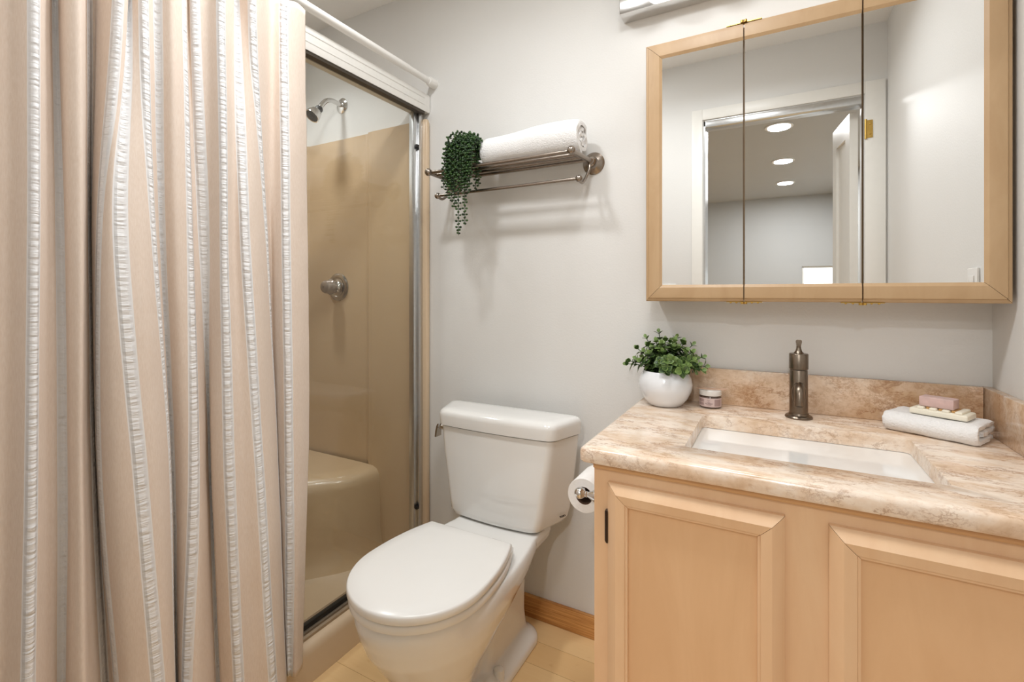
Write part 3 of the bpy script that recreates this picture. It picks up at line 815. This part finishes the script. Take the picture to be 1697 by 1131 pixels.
# faucet
FX, FY = .0555, 1.437
t = thing('faucet', 'brushed pewter single-post bathroom tap behind the sink', 'faucet', (FX, FY, CZ1))
MB().lathe([(0, 0), (.0310, 0), (.0315, .003), (.029, .0065), (.0235, .008), (.0222, .013), (0, .013)], (FX, FY, CZ1), n=40).build('base_ring', PEWTER, t)
MB().lathe([(0, .010), (.0210, .010), (.0205, .122), (.0198, .1235), (0, .1235)], (FX, FY, CZ1), n=48).build('body', PEWTER, t)
MB().lathe([(0, .1255), (.0208, .1255), (.0218, .1268), (.0218, .1640), (.0208, .1655), (0, .1665)], (FX, FY, CZ1), n=48).build('cap', PEWTER, t)
b = MB(); b.lathe([(0, .163), (.0125, .166), (.0075, .172), (.0055, .180), (.0052, .186), (.0062, .188), (0, .19)], (FX, FY, CZ1), n=20)
b.loft([[(FX - w, FY + y - d, z), (FX + w, FY + y - d, z), (FX + w, FY + y + d, z), (FX - w, FY + y + d, z)] for z, w, d, y in ((1.004, .0050, .0045, 0), (1.010, .0058, .0048, -.002), (1.016, .0070, .0045, -.006), (1.0205, .0062, .0035, -.009), (1.022, .0035, .002, -.010))])
hd_ = b.build('handle', PEWTER, t, ang=60)
b = MB()
b.tube(crom([(FX, FY - .008, .905), (FX, FY - .022, .9035), (FX, FY - .034, .893), (FX, FY - .040, .875), (FX, FY - .042, .858)], 6), .0108, 24, True)
sp = b.build('spout', PEWTER, t, ang=50)
b = MB(); lp = []
for q in range(40):
    a = 2 * PI * q / 40; lx = .0150 * math.cos(a) * (1 + .18 * math.sin(a)); lz = .881 + .030 * math.sin(a)
    lp.append((FX + lx, FY - math.sqrt(max(0, .0207 ** 2 - lx ** 2)) + .0006, lz))
b.tube(lp + lp[:2], .0016, 8, False); b.build('spout_rim', PEWTER, t)
MB().lathe([(0, 0), (.0085, 0), (.0085, .0008), (0, .0008)], (FX, FY - .042, .8578), (0, .0, -1), 24).build('aerator', BLACK, sp)

# ================================================================ toilet paper
t = thing('paper_holder', 'chrome two-post toilet paper holder on the side of the vanity', 'toilet paper holder', (VX0, 1.13, .664))
AX, AZ = -.400, .668
for y in (1.068, 1.205):
    b = MB(); b.lathe([(0, 0), (.024, 0), (.024, .004), (.020, .007), (.0165, .012), (.0175, .024), (.0135, .036), (.0075, .047), (.006, .052), (.0075, .054), (.0065, .057), (.0085, .060)], (VX0 - .0003, y, AZ), (-1, 0, 0), 24)
    b.ball((AX - .003, y, AZ), .0135, 20)
    b.build('post', CHROME, t)
MB().tube([(AX, 1.068, AZ), (AX, 1.205, AZ)], .007, 16).build('roller', CHROME, t)
t2 = thing('toilet_paper_roll', 'white toilet paper roll on the holder beside the vanity', 'toilet paper', (AX, 1.137, AZ - .04))
RZp = AZ - .0130
b = MB(); n = 48; loops = []
for r, y in ((.0212, 1.086), (.0405, 1.0855), (.0412, 1.0875), (.0412, 1.1865), (.0405, 1.1885), (.0212, 1.188)):
    loops.append([(AX + r * math.cos(2 * PI * k / n), y, RZp + r * math.sin(2 * PI * k / n)) for k in range(n)])
b.loft(loops, cyc=True); b.build('tissue', PAPER, t2, ang=40)
b = MB(); loops = []
for r, y in ((.0201, 1.0865), (.0212, 1.0865), (.0212, 1.1875), (.0201, 1.1875)):
    loops.append([(AX + r * math.cos(2 * PI * k / n), y, RZp + r * math.sin(2 * PI * k / n)) for k in range(n)])
b.loft(loops, cyc=True); lab(b.build('cardboard_core', CARD, t2, ang=40), 'brown cardboard core')

# ================================================================ mirror cabinet
MX0, MX1, MZ0, MZ1, MYF = -.3215, .4385, 1.119, 1.846, 1.375
mc = thing('mirror_cabinet', 'maple framed medicine cabinet with three mirrored doors on the back wall', 'cabinet', ((MX0 + MX1) / 2, YB, MZ0))
MB().box(MX0 + .004, MX1 - .003, MYF + .022, YB - .0005, MZ0 + .004, MZ1 - .004, .001).build('case', CABW, mc)
MPROF = [(0, .0195), (0, .008), (.002, .0055), (.0075, .0045), (.0095, .0005), (.012, 0), (.038, 0), (.0405, .0015), (.0455, .0045), (.0455, .0095), (.045, .0195)]
S1, S2 = -.069, .182
for x0, x1, sides, nm in ((MX0, S1 - .001, 'LTB', 'left'), (S1 + .001, S2 - .001, 'TB', 'mid'), (S2 + .001, MX1, 'RTB', 'right')):
    b = MB(); b.box(x0 + .002, x1 - .002, MYF + .009, MYF + .0195, MZ0 + .002, MZ1 - .002); dr = b.build('mirror_door', BLACK, mc, smooth=False)
    for sd_ in ((sides,) if nm != 'mid' else ('T', 'B')):
        d = MB()
        framed(d, x0, x1, MZ0, MZ1, [(i, MYF + y) for i, y in MPROF], sd_)
        d.build('door_frame', CABW, dr, ang=25)
    a = x0 + (.0452 if 'L' in sides else .0012); e = x1 - (.0452 if 'R' in sides else .0012)
    MB().box(a, e, MYF + .0045, MYF + .0085, MZ0 + .0452, MZ1 - .0452).build('mirror', MIRROR, dr, smooth=False)
for xs in (S1, S2):
    for zz, s in ((MZ0, -1), (MZ1, 1)):
        b = MB()
        za, zb = sorted((zz, zz + s * .0018))
        b.box(xs - .042, xs + .042, MYF + .004, MYF + .016, za, zb)
        for dx in (-.004, .004): b.tube([(xs + dx, MYF + .003, zz), (xs + dx, MYF + .003, zz + s * .006)], .004, 10)
        for dx in (-.032, -.018, .018, .032): b.ball((xs + dx, MYF + .010, zz + s * .002), .0028, 8)
        lab(b.build('pivot_hinge', BRASS, mc), 'small brass pivot hinge')

# vanity light
t = thing('vanity_light', 'chrome bar vanity light with round white globes above the mirror cabinet', 'wall light', (0, YB, 2.06))
LX0, LX1, LZ0, LZ1, LY = -.4215, .42, 2.006, 2.118, 1.46
b = MB(); b.box(LX0, LX1, LY, YB - .0005, LZ0, LZ1, .002); b.build('back_plate', CHROME, t)
GL = emit('lit_globe', (1.0, .985, .96), P_GLOBE)
for i in range(4):
    x = -.315 + .21 * i
    MB().lathe([(0, 0), (.03, 0), (.03, .008), (.022, .012), (.018, .02), (0, .02)], (x, LY, 2.062), (0, -1, 0), 24).build('socket_cup', CHROME, t)
    MB().ball((x, LY - .066, 2.062), .049, 28).build('globe', GL, t)

# ================================================================ towel shelf
t = thing('towel_rack', 'brushed nickel towel shelf with a lower bar on the back wall', 'towel rack', (-.80, YB, 1.568))
RKZ, XA, XB = 1.572, -1.085, -.524
FYR, FXL, FXR = 1.35, -1.077, -.535
for x, xf in ((XA, FXL), (XB, FXR)):
    s = 1 if x > -.8 else -1
    MB().lathe([(0, 0), (.037, 0), (.037, .003), (.031, .008), (.020, .014), (.0165, .022), (.0165, .030), (.011, .036), (0, .037)], (x, YB, RKZ - .001), (0, -1, 0), 32).build('wall_flange', NICKEL, t)
    b = MB(); b.tube([(x, YB - .030, RKZ), (xf, FYR, RKZ)], .0085, 16); b.ball((x, YB - .036, RKZ), .0125, 16)
    arm = b.build('arm', NICKEL, t, ang=50)
    b = MB(); b.ball((xf, FYR - .006, RKZ), .0135, 18); b.build('ball_finial', NICKEL, arm)
    b = MB(); x2 = xf + (x - xf) * .31
    b.tube(crom([(x - .002 * s, YB - .040, RKZ - .006), (x, YB - .046, RKZ - .03), (x2 + .002, YB - .064, RKZ - .062), (x2, YB - .090, RKZ - .081), (x2, YB - .116, RKZ - .077)], 6), .005, 12)
    b.ball((x2, YB - .118, RKZ - .074), .0115, 16)
    b.build('bar_bracket', NICKEL, t, ang=50)
for y in (FYR + .003, FYR + .041, FYR + .080, FYR + .119):
    k = (y - FYR) / (YB - .03 - FYR)
    MB().tube([(FXL + (XA - FXL) * k, y, RKZ), (FXR + (XB - FXR) * k, y, RKZ)], .0062, 14).build('shelf_bar', NICKEL, t)
MB().tube([(FXL + (XA - FXL) * .31, YB - .118, RKZ - .074), (FXR + (XB - FXR) * .31, YB - .118, RKZ - .074)], .0055, 12).build('towel_bar', NICKEL, t)

# rolled towel
def spiral_roll(x0, x1, yc, z0, R):
    bm = bmesh.new(); turns = 3.4; nA = 110; nX = 34; th = .0148
    rings = []
    for q in range(nX + 1):
        u = q / nX; x = x0 + (x1 - x0) * u
        rad = R * (1 + .05 * math.sin(u * 5 + 4.2) + .03 * u)
        ends = min(u, 1 - u) * (x1 - x0)
        if ends < .02: rad *= .93 + .07 * math.sqrt(max(0, 1 - (1 - ends / .02) ** 2))
        inner_l, outer_l = [], []
        for i in range(nA + 1):
            a = 2 * PI * turns * i / nA
            r = .004 + (rad - .004) * (i / nA)
            dx = 0
            ca, sa = math.cos(a + 2.0), math.sin(a + 2.0)
            w = 1 + .045 * noise.noise(Vector((x * 9, ca * 1.6, sa * 1.6))) + .012 * noise.noise(Vector((x * 60, ca * 5, sa * 5)))
            cup = (.006 * noise.noise(Vector((ca * 2, sa * 2, i * .05)))) * (1 if q in (0, nX) else 0)
            cup += (.005 * (1 - i / nA) * (1 if u < .5 else -1)) * (1 if q in (0, nX) else 0)
            for lst, rr in ((outer_l, r * w), (inner_l, max(.001, r - th * .92) * w)):
                z = rr * sa * 1.0
                lst.append(bm.verts.new((x + cup, yc + rr * ca * 1.04, z0 + rad + max(z, -rad * .985))))
        rings.append((outer_l, inner_l))
    for q in range(nX):
        (o0, i0), (o1, i1) = rings[q], rings[q + 1]
        for i in range(nA):
            bm.faces.new((o0[i], o0[i + 1], o1[i + 1], o1[i])); bm.faces.new((i0[i + 1], i0[i], i1[i], i1[i + 1]))
        bm.faces.new((o0[nA], i0[nA], i1[nA], o1[nA])); bm.faces.new((i0[0], o0[0], o1[0], i1[0]))
    for q in (0, nX):
        o, i_ = rings[q]
        for i in range(nA):
            f = (o[i], i_[i], i_[i + 1], o[i + 1])
            bm.faces.new(f if q else tuple(reversed(f)))
    m = MB(); m.bm.free(); m.bm = bm
    return m
b = spiral_roll(-.888, -.532, 1.436, RKZ + .0066, .0590)
tag(b.build('rolled_towel', TOWEL, ang=60, loc=(-.72, 1.43, RKZ)), 'rolled white bath towel lying on the towel shelf', 'towel')

# hanging bead plant
def tinted(bm_fn, name, mat, parent):
    pass
def bead_strand(path, name, parent, seed):
    rnd = random.Random(seed)
    bm = bmesh.new(); tl = bm.verts.layers.float.new('tint')
    P = [Vector(p) for p in crom(path, 14)]
    # stem
    m = MB(); m.bm.free(); m.bm = bm
    m.tube(P[::3] + [P[-1]], .0011, 6)
    L = 0; nxt = .0; side = rnd.random() * 6
    for a, c in zip(P, P[1:]):
        seg = (c - a).length
        while nxt < L + seg:
            p = a.lerp(c, (nxt - L) / seg); side += 1.57 + rnd.uniform(-.5, .5)
            d = (c - a).normalized(); u = d.orthogonal().normalized(); v = d.cross(u)
            for k in (0, PI):
                o = u * math.cos(side + k) + v * math.sin(side + k) - d * .1
                o.normalize()
                r = rnd.uniform(.0032, .0041)
                ctr = p + o * rnd.uniform(.0056, .0072)
                z = o; x = z.orthogonal().normalized(); y = z.cross(x)
                M4 = Matrix(((x.x * r, y.x * r, z.x * r * 1.3, ctr.x), (x.y * r, y.y * r, z.y * r * 1.3, ctr.y), (x.z * r, y.z * r, z.z * r * 1.3, ctr.z), (0, 0, 0, 1)))
                res = bmesh.ops.create_icosphere(bm, subdivisions=2, radius=1.0, matrix=M4)
                tv = rnd.random() ** 1.5
                for vv in res['verts']: vv[tl] = tv
            nxt += .0102
        L += seg
    m.build(name, BEAD, parent, ang=80)
hp = thing('trailing_bead_plant', 'small trailing string-of-beads plant at the left end of the towel shelf', 'plant', (-.950, 1.415, RKZ))
PXc, PYc = -.952, 1.412
MB().lathe([(0, 0), (.028, 0), (.031, .004), (.038, .066), (.040, .070), (.037, .070), (.034, .060), (0, .058)], (PXc, PYc, RKZ + .006), n=32).build('pot', POTG, hp)
MB().lathe([(0, .0), (.034, .0), (.034, .006), (0, .010)], (PXc, PYc, RKZ + .062), n=24).build('soil', SOIL, hp)
rnd = random.Random(11)
ztop = RKZ + .083
sid = 0
for layer, (r0, nS) in enumerate(((.034, 11), (.026, 9), (.016, 5))):
    for i in range(nS):
        # angles over the front half and the two sides
        a = math.radians(-190 + 200 * (i + .5) / nS + rnd.uniform(-5, 5))
        cx, cy = math.cos(a), math.sin(a)
        out = .048 + .012 * rnd.random() + .004 * layer
        ex = PXc + cx * out * .95; ey = PYc + cy * out * 1.12
        front = max(0, -cy)
        ey = min(ey, 1.335 if front > .55 else ey)
        zb = rnd.uniform(1.485, 1.56) if front > .3 else rnd.uniform(1.60, 1.64)
        if front > .3: zb -= .03 * (cx < 0) * rnd.random()
        h = ztop + .012 * layer + rnd.uniform(0, .018)
        if front <= .3: ey = max(ey, 1.38)
        bead_strand([(PXc + cx * r0 * .4, PYc + cy * r0 * .4, RKZ + .066), (PXc + cx * r0, PYc + cy * r0, h + .010), (PXc + cx * out * .85, PYc + cy * out * .95, h + .004), (ex, ey, h - .03), (ex + rnd.uniform(-.006, .006), ey - .003, zb)], 'strand', hp, sid)
        sid += 1
for x, zb in ((-.893, 1.50), (-.886, 1.54), (-.905, 1.49), (-.925, 1.49), (-.999, 1.50), (-.938, 1.338), (-.912, 1.372), (-.955, 1.435), (-.985, 1.468), (-.968, 1.455), (-.899, 1.475)):
    bead_strand([(x + .002, 1.385, RKZ + .07), (x, 1.362, ztop + .012), (x, 1.338, RKZ + .06), (x, 1.330, RKZ - .03), (x + .002, 1.328, zb)], 'strand', hp, sid); sid += 1

# ================================================================ potted plant
PX, PY = -.276, 1.421
pp = thing('potted_plant', 'small leafy green plant in a round white pot on the stone top', 'plant', (PX, PY, CZ1))
MB().lathe([(0, 0), (.040, 0), (.047, .003), (.062, .022), (.0725, .045), (.0745, .062), (.0710, .080), (.0620, .096), (.0600, .099), (.0575, .097), (.055, .088), (0, .086)], (PX, PY, CZ1), n=48).build('pot', POTW, pp)
MB().lathe([(0, .0), (.0555, .0), (.054, .003), (0, .006)], (PX, PY, CZ1 + .0875), n=24).build('soil', SOIL, pp)
rnd = random.Random(5)
bmL = bmesh.new(); tl = bmL.verts.layers.float.new('tint')
mS = MB()
def leaf(p, d, up, L, Wd, t0):
    d = d.normalized(); s = d.cross(up).normalized(); nrm = s.cross(d)
    vs = []
    prof = [(0, .12), (.25, .75), (.55, 1.0), (.8, .72), (1.0, .08)]
    rows = []
    for u, w in prof:
        c = p + d * L * u - nrm * L * .22 * u * u
        fold = .22 * Wd * w
        row = [c + s * Wd * w * k + nrm * fold * abs(k) for k in (-1, -.55, 0, .55, 1)]
        rows.append(row)
    V = []
    for (u, w), row in zip(prof, rows):
        r = []
        for k, q in zip((-1, -.55, 0, .55, 1), row):
            v = bmL.verts.new(q); v[tl] = min(1, max(0, t0 + (.40 if abs(k) == 1 or u == 1 else (-.05 if k else .1)))); r.append(v)
        V.append(r)
    for a in range(len(V) - 1):
        for c in range(4):
            f = bmL.faces.new((V[a][c], V[a][c + 1], V[a + 1][c + 1], V[a + 1][c])); f.smooth = True
heads = []
for i in range(40):
    az = rnd.uniform(0, 2 * PI); el = rnd.uniform(.10, 1.35) if i > 8 else rnd.uniform(.9, 1.45)
    ln = rnd.uniform(.060, .095) * (1.0 if el < .7 else 1.12)
    d = Vector((math.cos(az) * math.cos(el), math.sin(az) * math.cos(el), math.sin(el)))
    heads.append((d, ln))
for az, el, ln in ((175, 12, .098), (165, 40, .105), (150, 58, .125), (120, 70, .135), (60, 66, .12), (25, 50, .115), (10, 28, .105), (2, 12, .10), (-20, 8, .10), (195, 8, .10), (-50, 20, .09), (-90, 25, .085), (-130, 22, .085)):
    a, e = math.radians(az), math.radians(el)
    heads.append((Vector((math.cos(a) * math.cos(e), math.sin(a) * math.cos(e) * .7, math.sin(e))), ln * .95))
for d, ln in heads:
    base = Vector((PX + d.x * .028, PY + d.y * .028, CZ1 + .091))
    tip = base + d * ln * .86 + Vector((0, 0, .010))
    tip.y = min(tip.y, YB - .022)
    mid = base.lerp(tip, .5) + Vector((0, 0, .008))
    pts = crom([base, mid, tip], 6)
    mS.tube(pts, .0012, 6)
    nP = int(3 + ln * 38)
    for j in range(nP):
        u = .22 + .78 * (j + .5) / nP
        p = Vector(pts[min(int(u * (len(pts) - 1)), len(pts) - 1)])
        if p.z < CZ1 + .098: continue
        ax = (tip - base).normalized(); o = ax.orthogonal().normalized(); o2 = ax.cross(o)
        for k in (0, PI):
            an = j * 1.45 + k + rnd.uniform(-.3, .3)
            dd = (o * math.cos(an) + o2 * math.sin(an)) * .85 + ax * (.35 + .6 * (u > .85))
            sz = rnd.uniform(.0175, .0245) * (1.0 if u < .85 else .8)
            if (p + dd.normalized() * sz).y > YB - .020: continue
            leaf(p, dd, ax, sz, sz * .46, rnd.choice((0, .02, .05, .1, .1, .2)) + (.25 if u > .8 and rnd.random() < .45 else 0))
    leaf(tip, (tip - mid), Vector((0, -1, .3)), .014, .0055, .35)
mm = MB(); mm.bm.free(); mm.bm = bmL
bmL.normal_update()
lo = mm.build('foliage', LEAF, pp, smooth=False)
for p in lo.data.polygons: p.use_smooth = True
mS.build('stems', STEM, pp)

# ================================================================ cream jar with a flat spatula on its lid
JX, JY = -.158, 1.450
t = thing('cream_jar', 'small glass cosmetic jar with white lid and pink label beside the potted plant', 'jar', (JX, JY, CZ1))
MB().lathe([(0, 0), (.024, 0), (.0275, .002), (.0290, .006), (.0290, .029), (.0275, .0325), (.025, .0335), (.025, .0355), (0, .0355)], (JX, JY, CZ1), n=48).build('jar_body', JARG, t)
MB().lathe([(0, .0355), (.0285, .0355), (.0292, .0365), (.0292, .0495), (.0282, .0508), (0, .0508)], (JX, JY, CZ1), n=48).build('lid', WHITEP, t)
def band(a0, a1, z0, z1, r, name, mat, parent):
    b = MB(); n = 20; L0 = []
    for q in range(n + 1):
        a = math.radians(a0 + (a1 - a0) * q / n)
        L0.append([(JX + rr * math.cos(a), JY + rr * math.sin(a), z) for rr, z in ((r, z0), (r + .0002, z0), (r + .0002, z1), (r, z1))])
    b.loft(L0); return b.build(name, mat, parent)
lb = lab(band(-200, 40, CZ1 + .0055, CZ1 + .0295, .0291, 'paper_label', PINKL, t), 'dusty pink label')
band(-152, -118, CZ1 + .0185, CZ1 + .0265, .0293, 'label_panel', MAUVE, lb); band(-152, -118, CZ1 + .0095, CZ1 + .0165, .0293, 'label_panel', MAUVE, lb)
band(-62, -22, CZ1 + .0085, CZ1 + .0265, .0293, 'label_panel', MAUVE, lb)
b = MB()
def dash(a0, a1, z, h):
    L0 = []
    for q in range(5):
        a = math.radians(a0 + (a1 - a0) * q / 4)
        L0.append([(JX + rr * math.cos(a), JY + rr * math.sin(a), zz) for rr, zz in ((.0293, z), (.0295, z), (.0295, z + h), (.0293, z + h))])
    b.loft(L0)
for row, (z, h, a0, a1, n) in enumerate(((.0235, .0008, -101, -84, 6), (.0205, .0012, -94, -90, 1), (.0178, .0008, -100, -84, 6), (.0140, .0017, -111, -72, 12), (.0108, .0015, -104, -79, 8))):
    for i in range(n):
        if n == 12 and i == 3: continue
        s = (a1 - a0) / n; dash(a0 + s * i + s * .18, a0 + s * (i + 1) - s * .1, CZ1 + z, h)
b.build('label_print', MAUVED, lb)
b = MB(); loops = []
for i in range(17):
    u = -1 + 2 * i / 16; w = .0125 * math.sqrt(max(.004, 1 - u * u)) ** .8
    x = JX + .004 + u * .040; y = JY - .002 + u * .006; z = CZ1 + .0510
    up = .0012 * u * u
    loops.append([(x, y - w, z + up), (x, y + w, z + up), (x, y + w, z + .0022 + up), (x, y - w, z + .0022 + up)])
b.loft(loops)
tag(b.build('spatula', SPAT, loc=(JX, JY, CZ1 + .051)), 'thin flat pinkish-tan spatula lying across the jar lid', 'spatula')

# ================================================================ folded washcloth, soap dish, soap
WC = Vector((.331, 1.412, CZ1)); WA = math.radians(-29)
ud = Vector((math.cos(WA), math.sin(WA), 0)); vd = Vector((-math.sin(WA), math.cos(WA), 0))
def wp(a, c, z): p = WC + ud * a + vd * c; return (p.x, p.y, CZ1 + z)
bm = bmesh.new()
th = .0138
# serpentine of the folded cloth, seen from its right end: (depth, height) of the centre line
path = []
D0, D1 = -.050, .047
def seg(a, c, z, n=8): return [(a + (c - a) * i / n, z) for i in range(n + 1)]
def turn(c, z0, z1, s, n=7):
    return [(c + s * abs(z1 - z0) / 2 * math.cos(math.radians(t)), (z0 + z1) / 2 + (z1 - z0) / 2 * math.sin(math.radians(t))) for t in [-90 + 180 * i / n for i in range(n + 1)]][1:-1]
h0, h1, h2 = .0072, .0221, .0370
path += seg(D1, D0 + .012, h0); path += turn(D0 + .012, h0, h2, -1, 11); path += seg(D0 + .012, D1 - .002, h2)
path += turn(D1 - .002, h2, h1 , 1, 7); path += seg(D1 - .004, D0 + .030, h1)
nX = 22; rings = []
for q in range(nX + 1):
    u = q / nX; a = -.092 + .166 * u
    o, i_ = [], []
    for k, (c, z) in enumerate(path):
        n0 = path[max(k - 1, 0)]; n1 = path[min(k + 1, len(path) - 1)]
        tx, tz = n1[0] - n0[0], n1[1] - n0[1]; l = math.hypot(tx, tz) or 1
        nx, nz = -tz / l, tx / l
        hh = th / 2 * (1 if 0 < q < nX else .6)
        sag = -.0015 * math.sin(u * PI) if z > .03 else 0
        w = noise.noise(Vector((a * 30, c * 40, z * 60))) * .0011
        ea = .003 * noise.noise(Vector((c * 60, z * 200, q))) if q in (0, nX) else 0
        o.append(bm.verts.new(wp(a + ea, c + nx * hh, max(.0004, z + nz * hh + sag + w)))); i_.append(bm.verts.new(wp(a + ea, c - nx * hh, max(.0004, z - nz * hh + sag + w))))
    rings.append(o + list(reversed(i_)))
n = len(rings[0])
for q in range(nX):
    for k in range(n): bm.faces.new((rings[q][k], rings[q][(k + 1) % n], rings[q + 1][(k + 1) % n], rings[q + 1][k]))
for q in (0, nX):
    r = rings[q]
    for k in range(n // 2 - 1): bm.faces.new((r[k], r[k + 1], r[n - 2 - k], r[n - 1 - k]))
mw = MB(); mw.bm.free(); mw.bm = bm
tag(mw.build('folded_washcloth', TOWEL, ang=70, loc=WC), 'small folded white washcloth on the stone top in the right corner', 'washcloth')
# soap dish
SZ = .0447
def obox(b, a0, a1, c0, c1, z0, z1, bev=.002):
    k = MB(); k.box(a0, a1, c0, c1, z0, z1, bev, 3)
    m = bpy.data.meshes.new('tmp'); k.bm.to_mesh(m); k.bm.free()
    m.transform(Matrix(((ud.x, vd.x, 0, WC.x), (ud.y, vd.y, 0, WC.y), (0, 0, 1, CZ1), (0, 0, 0, 1))))
    b.bm.from_mesh(m); bpy.data.meshes.remove(m)
t = thing('soap_dish', 'cream ridged soap dish resting on the folded washcloth', 'soap dish', WC + Vector((0, 0, SZ)))
b = MB(); obox(b, -.050, .052, -.030, .030, SZ, SZ + .0135, .004); b.build('base', SOAPC, t)
for a in (-.036, -.014, .008, .030):
    b = MB(); obox(b, a, a + .013, -.029, .029, SZ + .012, SZ + .0185, .0025); b.build('ridge', SOAPC, t)
for a in (-.021, .001, .023):
    b = MB(); obox(b, a - .0005, a + .0065, -.020, .020, SZ + .0132, SZ + .0183, .001); lab(b.build('slot_strip', TANW, t), 'tan strip in the slot')
b = MB(); obox(b, -.034, .027, -.022, .014, SZ + .0188, SZ + .0410, .0025)
tag(b.build('soap_bar', SOAPP, loc=WC + Vector((0, 0, SZ + .0188))), 'rectangular pink marbled soap bar on the soap dish', 'soap')
